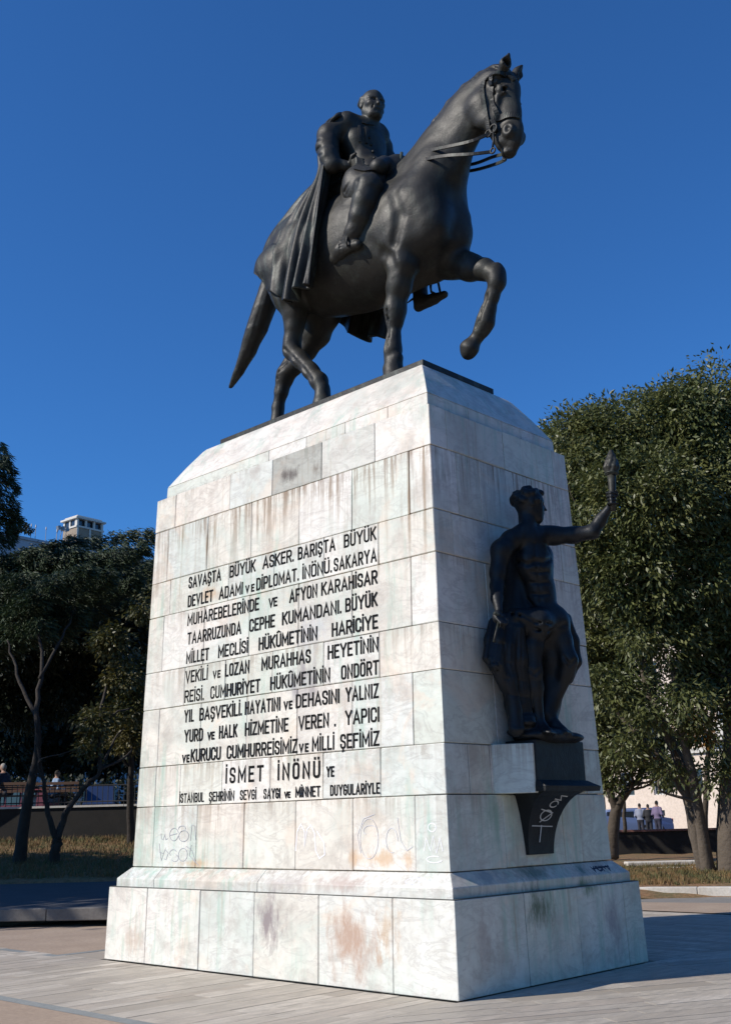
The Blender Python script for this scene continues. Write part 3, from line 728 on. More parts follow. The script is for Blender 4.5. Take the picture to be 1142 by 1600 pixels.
R.chain([(*(hb + [-.02, -.03, .06]), .028), (*(hb + [.03, -.05, .12]), .024), (*(hb + [.09, -.04, .14]), .02)], .012)
for k in range(4):
    a = v3((-2.467,0.86,10.658)) + [0.0, 0, -.13 * k]; R.groove([tuple(a + [-.12, -.02, 0]), tuple(a + [.1, -.12, -.05]), tuple(a + [.28, -.04, .02])], .010, .035)
# left arm and rein hand
R.chain([(-2.323,1.86,11.136,0.121), (-2.297,1.92,10.96,0.116), (-2.248,1.94,10.754,0.111)], .05)
R.chain([(-2.248,1.94,10.754,0.111), (-2.039,1.85,10.465,0.086), (-1.833,1.72,10.235,0.062)], .04)
lh_ = v3((-1.712,1.66,10.14)); R.ell(tuple(lh_), (.10, .05, .085), .02)
for i in range(4):
    a = lh_ + [.05, -.05, .06 - .04 * i]; b = a + [.06, -.02, -.01]; c = b + [-.04, -.04, -.01]
    R.chain([(*a, .024), (*b, .022), (*c, .018)], .01)
R.chain([(*(lh_ + [0, -.02, .07]), .026), (*(lh_ + [.07, -.03, .10]), .02)], .012)
# tunic skirt and belt
R.cone((-2.092,1.45,10.205,0.222), (-2.099,1.45,10.026,0.239), .06, q=1.15)
# right leg: flared breeches, boot
R.chain([(-1.965,1.32,9.965,0.218), (-1.851,1.12,9.783,0.214), (-1.751,0.96,9.607,0.177)], .07)
R.ell((-1.994,1.02,9.775), (.22, .20, .30), .08)
R.cone((-1.951,1,9.737,0.145), (-1.942,0.96,9.541,0.068), .06)
R.chain([(-1.688,0.93,9.565,0.185), (-1.747,0.9,9.379,0.159), (-1.834,0.9,9.2,0.142), (-1.955,0.91,9.03,0.118), (-2.05,0.92,8.942,0.105)], .08)
R.chain([(-2.062,0.92,8.947,0.101), (-2.218,0.93,8.855,0.11), (-2.328,0.93,8.805,0.089)], .04)
R.cone((-2.172,0.92,8.851,0.093), (-1.893,0.9,8.812,0.058), .05)
for k in range(5):
    a = v3((-1.982,0.84,8.975)) + [.0, 0, -.045 * k]; R.groove([tuple(a + [-.16, -.02, .0]), tuple(a + [0, -.09, -.03]), tuple(a + [.14, -.04, .02])], .011, .02)
for k in range(7):      # breeches folds fanning from the hip
    t = k / 6; a = v3((-1.66,0.92,9.758)); b = v3((-2.079,0.86,9.656)) * (1 - t) + v3((-1.814,0.8,9.338)) * t
    m_ = (a + b) / 2 + [0, -.10, .04]
    R.groove([tuple(a), tuple(m_ + [0, -.03, 0]), tuple(b)], .010, .04)
# left leg, mirrored, seen beyond the horse
R.chain([(-2.1, 1.75, 10.0, .36), (-1.85, 2.05, 9.72, .28), (-1.72, 2.20, 9.45, .24)], .07)
R.chain([(-1.74, 2.21, 9.40, .21), (-1.85, 2.22, 9.0, .17), (-1.975,2.2,8.725,0.107), (-1.962,2.2,8.524,0.102)], .04)
R.chain([(-1.974,2.2,8.509,0.097), (-2.003,2.2,8.412,0.066), (-1.816,2.2,8.402,0.061)], .03)
R.chain([(-1.953,2.2,8.462,0.088), (-1.723,2.2,8.425,0.074), (-1.541,2.2,8.424,0.052)], .04)
# flat soles
# ---- head, turned a little towards the near side
hc = v3((-2.113,1.5,11.326)); F = np.array([.93, -.36, -.03]); F /= np.linalg.norm(F); S_ = np.cross([0, 0, 1.], F); S_ /= np.linalg.norm(S_); U = np.cross(F, S_)
ROT = [tuple(F), tuple(S_), tuple(U)]
def hp(f, s, u): return tuple(hc + F * f + S_ * s + U * u)
def he(f, s, u, rf_, rs_, ru_, k=.03, sub=False): R.ell(hp(f, s, u), (rf_, rs_, ru_), k, rot=ROT, sub=sub)
he(-.02, 0, .07, .205, .165, .175, .05)                # skull
he(.06, 0, -.07, .135, .125, .17, .06)                  # face
he(.10, 0, -.19, .075, .075, .055, .05)                 # chin
R.cone((*hp(-.04, .0, -.10), .12), (*hp(-.05, 0, -.22), .105), .05)
for s in (-1, 1):
    R.cone((*hp(-.02, s * .105, -.08), .05), (*hp(.07, s * .06, -.18), .045), .05)      # jaw
    he(.10, s * .085, -.03, .06, .05, .04, .04)         # cheekbone
    R.cone((*hp(.155, s * .025, .045), .022), (*hp(.12, s * .11, .045), .022), .025)     # brow
    he(.165, s * .058, .008, .03, .038, .020, .02, True)  # socket
    he(.138, s * .058, .006, .022, .028, .018, .006)     # eye
    he(-.02, s * .168, .0, .035, .022, .062, .015)       # ear
    he(.0, s * .185, .0, .02, .014, .035, .01, True)
    he(.175, s * .028, -.072, .018, .016, .013, .012)     # nostril wing
    R.cone((*hp(-.12, s * .13, .07), .05), (*hp(-.02, s * .155, .10), .03), .03)         # cropped side hair
R.chain([(*hp(.155, 0, .045), .018), (*hp(.185, 0, -.02), .019), (*hp(.205, 0, -.062), .024)], .018)
he(.168, 0, -.118, .025, .045, .012, .012); he(.165, 0, -.138, .024, .038, .013, .010)
R.groove([hp(.19, -.045, -.128), hp(.20, 0, -.126), hp(.19, .045, -.128)], .006, .008)
R.groove([hp(.18, -.04, -.165), hp(.19, 0, -.160), hp(.18, .04, -.165)], .012, .02)
R.groove([hp(.16, .05, -.06), hp(.15, .07, -.12)], .008, .02); R.groove([hp(.16, -.05, -.06), hp(.15, -.07, -.12)], .008, .02)
R.rough(.0035, 7, 2)
rider = E_('rider', R.mesh('rider', M_bronze), label='rider in tunic, breeches and riding boots with right hand on the hip')

def band(clay, pts, w, th, name, parent, mat=None, n=4, off=.004, closed=False, sight=True):
    """flat strap lying on the modelled surface"""
    P = [np.array(p, float) for p in (pts if clay is H or not sight else [march(clay, p) for p in pts])]; Q = []
    for a, b in zip(P[:-1], P[1:]):
        for i in range(n): Q.append(a + (b - a) * i / n)
    Q.append(P[-1]); Q = clay.snap(Q, off)
    e = clay.h; g = np.stack([clay.sample(Q + d) - clay.sample(Q - d) for d in (np.array([e, 0, 0]), np.array([0, e, 0]), np.array([0, 0, e]))], 1)
    g /= np.maximum(np.linalg.norm(g, axis=1, keepdims=True), 1e-6)
    v = []; f = []; m = len(Q)
    for i in range(m):
        t = Q[min(i + 1, m - 1)] - Q[max(i - 1, 0)]; t /= max(np.linalg.norm(t), 1e-6); s = np.cross(t, g[i]); s /= max(np.linalg.norm(s), 1e-6)
        for a, b in ((-1, -1), (1, -1), (1, 1), (-1, 1)): v.append(Q[i] + s * a * w / 2 + g[i] * th * (b * .5 + .5))
    for i in range(m - 1):
        for k in range(4): f.append((i * 4 + k, i * 4 + (k + 1) % 4, i * 4 + 4 + (k + 1) % 4, i * 4 + 4 + k))
    f += [(3, 2, 1, 0), tuple(4 * (m - 1) + k for k in range(4))]
    return E_(name, new_mesh(name, v, f, mat or M_bronze), parent)
band(R, [(-1.99,1,10.049), (-1.802,1,9.92), (-1.778,1.2,10), (-1.86,1.5,10.218)], .09, .018, 'belt', rider)
band(R, [(-2.006,1.1,10.756), (-1.998,1.1,10.6), (-2.002,1.1,10.501)], .035, .02, 'collar_tab', rider)
band(R, [(-1.875,1.1,10.668), (-1.873,1.1,10.536), (-1.877,1.1,10.418)], .035, .02, 'collar_tab', rider)
band(R, [(-2.038,1.2,10.879), (-1.849,1.1,10.705), (-1.731,1.1,10.644)], .03, .016, 'collar_edge', rider)
for k in range(5):
    p = march(R, [(-1.913,1.2,10.575), (-1.881,1.2,10.449), (-1.85,1.2,10.323), (-1.83,1.2,10.213), (-1.81,1.2,10.104)][k])
    mb = MB(); mb.tube([p + [-.01, .01, 0], p + [.012, -.012, 0]], .018, 8); E_('button', mb.mesh('button', M_bronze, True), rider)
mb = MB(); a = v3((-2.162,2.2,8.559)); mb.tube([a + [.12, 0, .02], a + [.02, 0, 0], a + [-.06, 0, -.02]], [.016, .014, .006], 8); E_('spur', mb.mesh('spur', M_bronze, True), rider)

# ------------------------------------------------------------------ cape, a pleated sheet with real thickness
def catmull(P, n):
    P = np.array(P, float); m = len(P); t = np.linspace(0, m - 1, n); i = np.clip(t.astype(int), 0, m - 2); f = (t - i)
    f = f.reshape((-1,) + (1,) * (P.ndim - 1))
    g = lambda k: P[np.clip(k, 0, m - 1)]
    p0, p1, p2, p3 = g(i - 1), g(i), g(i + 1), g(i + 2)
    return .5 * (2 * p1 + (p2 - p0) * f + (2 * p0 - 5 * p1 + 4 * p2 - p3) * f * f + (3 * p1 - p0 - 3 * p2 + p3) * f ** 3)
def drape(ctrl, nu, nv, fold, name, parent, thick=.03, push=(), mat=None):
    G = catmull(ctrl, nu)                       # columns
    G = catmull(np.swapaxes(G, 0, 1), nv)       # rows -> [v,u]
    du = np.gradient(G, axis=1); dv = np.gradient(G, axis=0); nn = np.cross(du, dv); nn /= np.maximum(np.linalg.norm(nn, axis=2, keepdims=True), 1e-6)
    u = np.linspace(0, 1, nu)[None, :]; v = np.linspace(0, 1, nv)[:, None]
    G = G + nn * fold(u, v)[..., None]; GF = fold(u, v)
    for clay, off in push:
        flat = G.reshape(-1, 3); e = clay.h
        inside = np.all((flat > clay.lo + 2 * e) & (flat < clay.lo + (np.array(clay.n) - 3) * e), axis=1)
        for _ in range(5):
            P = flat[inside]; d = clay.sample(P)
            g = np.stack([clay.sample(P + q) - clay.sample(P - q) for q in (np.array([e, 0, 0]), np.array([0, e, 0]), np.array([0, 0, e]))], 1) / (2 * e)
            g /= np.maximum(np.linalg.norm(g, axis=1, keepdims=True), .3)
            flat[inside] = P + g * np.maximum(off + .28 * np.maximum(GF.reshape(-1)[inside] + .05, 0) - d, 0)[:, None]
        G = flat.reshape(G.shape)
    du = np.gradient(G, axis=1); dv = np.gradient(G, axis=0); nn = np.cross(du, dv); nn /= np.maximum(np.linalg.norm(nn, axis=2, keepdims=True), 1e-6)
    A_ = (G + nn * thick / 2).reshape(-1, 3); B_ = (G - nn * thick / 2).reshape(-1, 3); V = np.concatenate([A_, B_]); M = nu * nv
    idx = np.arange(M).reshape(nv, nu); a, b, c, d = idx[:-1, :-1].ravel(), idx[:-1, 1:].ravel(), idx[1:, 1:].ravel(), idx[1:, :-1].ravel()
    F1 = np.stack([a, b, c, d], 1); F2 = np.stack([d, c, b, a], 1) + M
    rim = []
    for e_ in (idx[0, :], idx[:, -1], idx[-1, ::-1], idx[::-1, 0]):
        rim.append(np.stack([e_[1:], e_[:-1], e_[:-1] + M, e_[1:] + M], 1))
    me = new_mesh(name, V, np.concatenate([F1, F2] + rim), mat or M_bronze, True)
    return E_(name, me, parent)
cc = [
 [(-2.40, 1.10, 11.10), (-2.413,0.96,10.885), (-2.421,0.88,10.18), (-2.437,0.76,9.29), (-2.616,0.74,8.441)],
 [(-2.35, 1.16, 11.12), (-2.543,1,10.951), (-2.543,0.95,10.231), (-2.662,0.82,9.363), (-2.846,0.78,8.487)],
 [(-2.50, 1.25, 11.10), (-2.72, 1.08, 10.70), (-2.698,1.05,10.289), (-2.931,0.88,9.434), (-3.134,0.82,8.418)],
 [(-2.55, 1.38, 11.08), (-2.80, 1.24, 10.60), (-2.92,1.2,10.337), (-3.327,1,9.55), (-3.474,0.9,8.709)],
 [(-2.56, 1.54, 11.08), (-2.90, 1.50, 10.60), (-3.149,1.38,10.376), (-3.798,1.25,9.827), (-3.946,1.12,9.274)],
 [(-2.52, 1.68, 11.08), (-2.84, 1.72, 10.60), (-2.86, 1.76, 9.98), (-3.52, 1.80, 9.72), (-4.12, 1.80, 9.50)],
 [(-2.48, 1.78, 11.06), (-2.68, 1.88, 10.60), (-2.75, 2.02, 9.85), (-3.25, 2.10, 9.3), (-3.62, 2.20, 8.75)],
 [(-2.42, 1.84, 11.04), (-2.60, 1.98, 10.6), (-2.65, 2.20, 9.9), (-2.95, 2.28, 9.1), (-3.093,2.2,8.293)],
 [(-2.36, 1.86, 11.04), (-2.50, 2.02, 10.6), (-2.45, 2.25, 9.9), (-2.58, 2.28, 9.1), (-2.709,2.22,8.208)],
]
def capefold(u, v):
    a = (.012 + .075 * v ** 1.1)
    w = np.sin(u * 2 * PI * 9.3 + .8 * np.sin(v * 3 + u * 7)) + .45 * np.sin(u * 2 * PI * 21 + 2 * v) * (1 - .5 * v)
    w = np.sign(w) * np.abs(w) ** .8
    rear = np.exp(-((u - .42) / .13) ** 2) * np.clip((v - .35) * 3, 0, 1)      # swags over the croup
    return a * w * (1 + .5 * rear) + rear * .024 * np.abs(np.sin(9.5 * (v * 1.25 + 2.2 * np.abs(u - .40)))) + .02 * np.sin(v * 11 + u * 19) * (v > .5) * (v - .5)
cape = drape(np.array(cc), 230, 120, capefold, 'cape', rider, .035, push=((H, .028),), mat=M_bronze_green)
# turned-back collar of the cape
cl = [[(-2.30, 1.14, 11.14), (-2.336,1.1,11.019), (-2.52, 1.30, 11.16), (-2.54, 1.54, 11.20), (-2.50, 1.72, 11.14), (-2.38, 1.86, 11.08)],
      [(-2.34, 1.02, 11.10), (-2.331,1.02,11.028), (-2.66, 1.22, 11.06), (-2.70, 1.54, 11.08), (-2.66, 1.78, 11.02), (-2.44, 1.96, 10.98)],
      [(-2.42, .96, 11.0), (-2.421,0.97,10.967), (-2.72, 1.16, 10.90), (-2.78, 1.54, 10.88), (-2.72, 1.84, 10.84), (-2.48, 2.02, 10.84)]]
drape(np.swapaxes(np.array(cl), 0, 1), 60, 24, lambda u, v: .012 * np.sin(u * 30) * v, 'cape_collar', rider, .03, mat=M_bronze_green)

# ------------------------------------------------------------------ saddle, bridle and reins
saddle = Clay((-3.2, .75, 9.2), (-1.4, 2.35, 10.5), .022)
saddle.cone((-2.75, 1.54, 10.06, .26), (-1.75, 1.54, 10.04, .24), .1, q=1.5)
saddle.cone((-1.72, 1.54, 10.14, .13), (-1.66, 1.54, 10.22, .10), .08, q=1.6)
for s in (-1, 1):
    saddle.cone((-2.15, 1.54 + s * .50, 9.85, .17), (-2.08, 1.54 + s * .60, 9.50, .20), .1, q=.35)
    saddle.cone((-1.70, 1.54 + s * .30, 10.10, .09), (-1.64, 1.54 + s * .47, 9.92, .12), .06)
sd_ = E_('saddle', saddle.mesh('saddle', M_bronze))
bridle = []
def strap(pts, w=.05, nm='bridle_strap', near=True):
    if near: pts = [march(H, p) for p in pts]
    return band(H, pts, w * 1.15, .024, nm, horse, M_bronze_green, off=.002)
strap([(0.204,1.2,10.408), (0.066,1.2,10.429), (0.017,1.2,10.289), (0.031,1.2,10.05), (0.073,1.2,9.799), (0.085,1.2,9.684)])
strap([(0.195,1.2,10.413), (0.166,1.2,10.281), (0.145,1.2,10.127), (0.19,1.2,9.92), (0.227,1.2,9.764)])
strap([(0.065,1.2,10.411), (0.175,1.2,10.406), (0.29,1.2,10.369), (0.333,1.3,10.381), (0.296,1.5,10.427)], .05)
strap([(0.132,1.2,9.796), (0.227,1.2,9.764), (0.307,1.25,9.784), (0.327,1.4,9.859), (0.274,1.6,9.951)], .065, 'noseband')
strap([(0.132,1.2,9.796), (0.174,1.2,9.692), (0.116,1.3,9.681)], .045)
# far side and poll
ypl = 1.54
strap([(p[0], 2 * ypl - p[1], p[2]) for p in ((.05, 1.40, 10.5), (.0, 1.33, 10.25), (.05, 1.38, 9.95))], near=False)
for s in (-1, 1):       # curb bit: ring, shank, lower ring
    c = (march(H, (0.019,1.4,9.817)) + [.0, -.02, 0]) if s < 0 else v3((-0.032,1.54,9.903)) + [0, .17, 0]; mb = MB()
    ring_ = lambda q, r, t: mb.tube([q + [r * math.cos(a), 0, r * math.sin(a)] for a in [i * PI / 6 for i in range(13)]], t, 6, False)
    ring_(c, .055, .014); mb.tube([c + [0, 0, -.05], c + [-.01, 0, -.17], c + [-.03, 0, -.27]], [.016, .014, .014], 6); ring_(c + [-.03, 0, -.30], .035, .012)
    ring_(c + [-.08, 0, -.03], .045, .012)
    E_('curb_bit', mb.mesh('curb_bit', M_bronze_green, True), horse)
def rein(pts, w=.02):
    P = catmull(pts, 24); mb = MB(); v = []
    for i, q in enumerate(P):
        t = P[min(i + 1, 23)] - P[max(i - 1, 0)]; t /= np.linalg.norm(t); up = np.array([0, 0, 1.]); s = np.cross(t, up); s /= np.linalg.norm(s); up = np.cross(s, t)
        for a, b in ((-1, -1), (1, -1), (1, 1), (-1, 1)): v.append(q + s * a * .009 + up * b * w)
    f = [(i * 4 + k, i * 4 + (k + 1) % 4, i * 4 + 4 + (k + 1) % 4, i * 4 + 4 + k) for i in range(23) for k in range(4)] + [(3, 2, 1, 0), (92, 93, 94, 95)]
    return E_('rein', new_mesh('rein', v, f, M_bronze_green), eq)
rein([(-0.034,1.36,9.76), (-0.221,1.22,9.676), (-0.561,1.2,9.762), (-0.931,1.24,9.898), (-1.277,1.35,10.024), (-1.662,1.62,10.178)])
rein([(-0.013,1.36,9.493), (-0.233,1.22,9.499), (-0.537,1.16,9.601), (-0.887,1.18,9.735), (-1.205,1.3,9.888), (-1.647,1.6,10.122)])
rein([(-0.041,1.7,9.641), (-0.312,1.8,9.774), (-0.698,1.9,9.903), (-1.144,1.92,10.069), (-1.559,1.88,10.269), (-1.71,1.7,10.198)])
rein([(-0.047,1.7,9.561), (-0.269,1.8,9.65), (-0.719,1.92,9.826), (-1.172,1.95,10.016), (-1.579,1.9,10.227), (-1.71,1.7,10.178)])
# curled spare rein at the hand
mb = MB(); a = v3((-1.538,1.5,10.004)); mb.tube([a + [-.02, -.05, .28], a + [-.03, -.07, .1], a + [.0, -.09, -.06], a + [.08, -.08, -.10], a + [.13, -.06, .0], a + [.10, -.04, .10], a + [.02, -.04, .06]], .022, 8)
E_('rein_loop', mb.mesh('rein_loop', M_bronze_green, True), eq)
# stirrups
for s in (-1, 1):
    if s < 0: c = v3((-1.997,0.9,8.874)); top = v3((-1.802,0.9,9.12)) 
    else: c = v3((-1.693,2.2,8.558)); top = c + [-.06, -.02, .55]
    mb = MB(); mb.tube([top, c + [0, 0, .18]], .022, 6)
    lp = [c + [0, d_, z_] for d_, z_ in ((0, .19), (-.07, .12), (-.10, .0), (-.09, -.07), (.09, -.07), (.10, .0), (.07, .12), (0, .19))]
    mb.tube(lp, .018, 6); E_('stirrup', mb.mesh('stirrup', M_bronze_green, True), eq)

# ------------------------------------------------------------------ torch bearer on the short side
tb = thing('torch_bearer_statue', 'near-black bronze nude youth holding up a torch on a corbel at the shaded short side', 'statue', (.1, 1.69, 2.35))
def T_(name, me, parent=tb, **k):
    o = obj(name, me, parent, (-.1, -1.69, -2.35) if parent is tb else (0, 0, 0)); tag(o, **k) if k else None; return o
YT = 1.69
# marble wings beside the bronze socle, splayed out from the wall
for s, nm in ((-1, 'a'), (1, 'b')):
    yo, yi = YT + s * .67, YT + s * .455
    plan = [(-.30, yo), (-.24, yo), (.115, yi + s * .01), (.115, yi - s * .05), (-.30, yi - s * .05)]
    if s > 0: plan = plan[::-1]
    mb = MB(); n = 5
    mb.add([(x, y, 1.834) for x, y in plan] + [(x, y, 2.333) for x, y in plan], [tuple(range(n))[::-1], tuple(range(n, 2 * n))] + [(k, (k + 1) % n, (k + 1) % n + n, k + n) for k in range(n)])
    me = mb.mesh('splayed_marble_block', M_marble); bm = bmesh.new(); bm.from_mesh(me); bmesh.ops.recalc_face_normals(bm, faces=bm.faces[:]); bmesh.ops.bevel(bm, geom=bm.edges[:], offset=.006, segments=1, affect='EDGES'); bm.to_mesh(me); bm.free()
    P_('splayed_marble_block', me)
def bevmesh(mb, name, mat, w=.008):
    me = mb.mesh(name, mat); bm = bmesh.new(); bm.from_mesh(me); bmesh.ops.recalc_face_normals(bm, faces=bm.faces[:])
    bmesh.ops.bevel(bm, geom=bm.edges[:], offset=w, segments=1, affect='EDGES'); bm.to_mesh(me); bm.free(); return me
M_black = bronze('near_black_bronze', (.010, .011, .012), (.035, .04, .04), .35, .5)  # darker bronze tone for figure, socle and console
mb = MB(); mb.box((-.25, YT - .44, 1.95), (.135, YT + .46, 2.37)); T_('socle', bevmesh(mb, 'socle', M_black))
mb = MB()
v = []
for z, e in ((1.85, .10), (1.90, .11), (1.935, .05), (1.96, .012)):
    v += [(-.25, YT - .44 - e * .15, z), (.135 + e, YT - .44 - e * .15, z), (.135 + e, YT + .46 + e, z), (-.25, YT + .46 + e, z)]
f = [(0, 3, 2, 1), (12, 13, 14, 15)] + [(4 * r + k, 4 * r + (k + 1) % 4, 4 * r + 4 + (k + 1) % 4, 4 * r + 4 + k) for r in range(3) for k in range(4)]
mb.add(v, f); T_('socle_moulding', mb.mesh('socle_moulding', M_black))
# curved console
v = []; f = []; NZ = 15
for i in range(NZ):
    t = i / (NZ - 1); z = 1.215 + t * .633; c = 1 - math.sqrt(max(0, 1 - (t * .985) ** 2)); xo = -.19 + .40 * c
    y0 = 1.475 - .10 * c - .05 * t; y1 = 1.925 + .14 * c + .04 * t
    v += [(-.27, y0, z), (xo, y0, z), (xo, y1, z), (-.27, y1, z)]
f = [(0, 3, 2, 1), tuple(4 * (NZ - 1) + k for k in range(4))] + [(4 * r + k, 4 * r + (k + 1) % 4, 4 * r + 4 + (k + 1) % 4, 4 * r + 4 + k) for r in range(NZ - 1) for k in range(4)]
con = T_('console', new_mesh('console', v, f, M_black))
M_white_pen = simple('white_paint_pen', (.55, .56, .56), .7)
def con_place(y, t, d):     # y across, t up the curve 0..1
    c = 1 - math.sqrt(max(0, 1 - (t * .985) ** 2)); return (-.19 + .40 * c + .003 + d, y, 1.215 + t * .633)
mb = MB()
for s in ([(1.66, .20), (1.66, .46)], [(1.50, .46), (1.86, .44)], wob(1.70, .62, .10, .085, 0, 6.3, 16), [(1.62, .52), (1.80, .66), (1.58, .72)], wob(1.76, .80, .07, .05, 0, 5.6, 12), [(1.72, .88), (1.84, .86), (1.78, .93), (1.90, .92)]):
    stroke(mb, s, .016, .002)
mb.v = [con_place(*p) for p in mb.v]; T_('graffiti', mb.mesh('graffiti', M_white_pen), con)

B_ = Clay((-.42, .35, 2.25), (1.05, 2.65, 5.55), .0135)
X0 = .06
hipR, hipL = (0.05,1.499,3.636,0.132), (0.08,1.802,3.694,0.128)
B_.cone((0.05,1.681,3.756,0.191), (0.04,1.687,3.996,0.164), .08, q=.8, n=(1, 0, 0))
B_.cone((0.04,1.687,3.996,0.164), (0.04,1.63,4.243,0.214), .10, q=.75, n=(1, 0, 0))
B_.cone((0.03,1.598,4.372,0.243), (0.04,1.6,4.517,0.193), .10, q=.62, n=(1, 0, 0))
B_.cone((-0.03,1.293,4.553,0.099), (0.1,1.816,4.661,0.102), .06)
def cut(pts, r=.011, k=.03): B_.groove([tuple(march(B_, p)) for p in pts], r, k)
B_.cone((0.04,1.5,4.604,0.075), (0.04,1.532,4.78,0.07), .03)
B_.cone((0,1.266,4.571,0.063), (0.03,1.466,4.718,0.061), .05); B_.cone((0.08,1.771,4.672,0.051), (0.04,1.56,4.703,0.057), .05)
# chest, sternum and belly drawn into the surface
cut([(0.2,1.407,4.469), (0.2,1.41,4.289), (0.2,1.434,4.079), (0.2,1.441,3.832)], .012)
cut([(0.1,1.142,4.33), (0.15,1.145,4.236), (0.2,1.236,4.213), (0.2,1.396,4.273), (0.2,1.554,4.283), (0.2,1.696,4.348)], .016, .04)
cut([(0.2,1.275,4.141), (0.2,1.455,4.16), (0.2,1.628,4.193)], .009); cut([(0.2,1.262,4.019), (0.2,1.441,4.037), (0.2,1.613,4.068)], .009); cut([(0.2,1.259,3.893), (0.2,1.438,3.909), (0.2,1.597,3.937)], .009)
cut([(0.2,1.172,3.833), (0.2,1.323,3.734), (0.2,1.486,3.711), (0.2,1.691,3.806)], .014, .04)
# legs
B_.chain([(0.05,1.499,3.636,0.132), (0.06,1.43,3.362,0.114), (0.08,1.396,3.095,0.085), (0.05,1.429,2.917,0.089), (0.06,1.452,2.628,0.054)], .05)
B_.chain([(0.08,1.804,3.709,0.135), (0.18,1.798,3.452,0.119), (0.26,1.797,3.218,0.094), (0.2,1.82,3.088,0.087), (0.06,1.767,2.78,0.056), (0.05,1.714,2.628,0.052)], .05)
B_.chain([(0.06,1.45,2.614,0.054), (0.1,1.439,2.504,0.057), (0.22,1.388,2.447,0.04)], .03)
B_.chain([(0.05,1.714,2.628,0.052), (0.1,1.691,2.542,0.055), (0.2,1.714,2.468,0.037)], .03)
for foot in ((0.22,1.388,2.447,0.027), (0.2,1.714,2.468,0.027)):
    for i in range(5): B_.cone((foot[0] - .02, foot[1] - .05 + .026 * i, foot[2], .022), (foot[0] + .05 - .006 * i, foot[1] - .05 + .028 * i, foot[2] - .015, .016), .008)
# right arm hanging with the hilt
B_.chain([(-0.05,1.281,4.518,0.11), (-0.08,1.159,4.41,0.112), (-0.1,1.092,4.152,0.08), (-0.1,1.067,4.007,0.069)], .05)
B_.chain([(-0.1,1.067,4.007,0.073), (-0.03,0.96,3.842,0.061), (0.04,0.887,3.684,0.044)], .04)
hr = v3((0.07,0.819,3.611)); B_.ell(tuple(hr), (.055, .06, .075), .02)
for i in range(4):
    a = hr + [.03, -.05 + .03 * i, -.03]; b = a + [.045, 0, -.05]; c = b + [-.03, .0, -.045]; B_.chain([(*a, .02), (*b, .018), (*c, .015)], .008)
B_.chain([(*(hr + [.03, .05, .02]), .022), (*(hr + [.08, .05, -.05]), .018), (*(hr + [.07, .02, -.09]), .015)], .01)
# left arm raised to the side, forearm up
B_.chain([(0.09,1.779,4.649,0.101), (0.16,1.854,4.648,0.101), (0.34,1.955,4.637,0.09), (0.54,2.038,4.649,0.079)], .05)
B_.chain([(0.54,2.038,4.649,0.077), (0.62,2.102,4.777,0.068), (0.72,2.12,4.894,0.044)], .04)
hl_ = v3((0.76,2.139,5.001)); B_.ell(tuple(hl_), (.045, .05, .075), .02)
for i in range(4):
    a = hl_ + [-.02, -.05, .065 - .04 * i]; b = a + [.06, -.03, -.012]; c = b + [.04, .05, -.01]; B_.chain([(*a, .019), (*b, .018), (*c, .015)], .008)
B_.chain([(*(hl_ + [0, .03, .0]), .022), (*(hl_ + [.05, .045, .05]), .018), (*(hl_ + [.06, .01, .09]), .015)], .01)
# head in profile, looking out along the raised arm
hc = v3((0.04,1.591,4.986)); F = np.array([.62, .78, -.02]); F /= np.linalg.norm(F); S_ = np.cross([0, 0, 1.], F); S_ /= np.linalg.norm(S_); U = np.cross(F, S_)
ROT = [tuple(F), tuple(S_), tuple(U)]
def hp(f, s, u): return tuple(hc + (F * f + S_ * s + U * u) * .88)
def he(f, s, u, a, b, c, k=.03, sub=False): B_.ell(hp(f, s, u), (a * .88, b * .88, c * .88), k, rot=ROT, sub=sub)
he(-.03, 0, .05, .20, .165, .165, .05); he(.06, 0, -.07, .12, .115, .16, .05); he(.10, 0, -.185, .055, .06, .045, .04)
R2 = B_
R2.cone((*hp(-.05, 0, -.08), .10), (*hp(-.06, 0, -.24), .09), .05)
for s in (-1, 1):
    R2.cone((*hp(-.02, s * .09, -.09), .035), (*hp(.08, s * .04, -.18), .03), .04); R2.cone((*hp(.15, s * .03, .035), .018), (*hp(.11, s * .10, .035), .018), .02)
    he(.155, s * .055, .0, .03, .035, .02, .02, True); he(-.02, s * .155, -.01, .03, .02, .055, .012)
    he(.165, s * .02, -.075, .018, .016, .012, .01)
R2.chain([(*hp(.148, 0, .03), .014), (*hp(.18, 0, -.025), .014), (*hp(.205, 0, -.062), .016)], .014)
he(.158, 0, -.112, .025, .04, .012, .01); he(.152, 0, -.135, .022, .034, .013, .01)
for i in range(60):      # curly hair
    a = rng.uniform(-1, 1); b = rng.uniform(.02, 1); th = rng.uniform(1.0, PI + 2.1)
    q = (math.cos(th) * .17 - .04, math.sin(th) * 0, 0)
    el_ = rng.uniform(-.25, 1.45); az = rng.uniform(-PI, PI); f_ = -.03 + .20 * math.cos(el_) * math.cos(az); s_ = .165 * math.cos(el_) * math.sin(az); u_ = .055 + .165 * math.sin(el_)
    if f_ > .06 and u_ < .13: continue
    he(f_, s_, u_, .036, .036, .032, .02)
for t in (.10, .14, .17): he(t - .02, 0.02, .20 - t * .2, .05, .07, .045, .015)
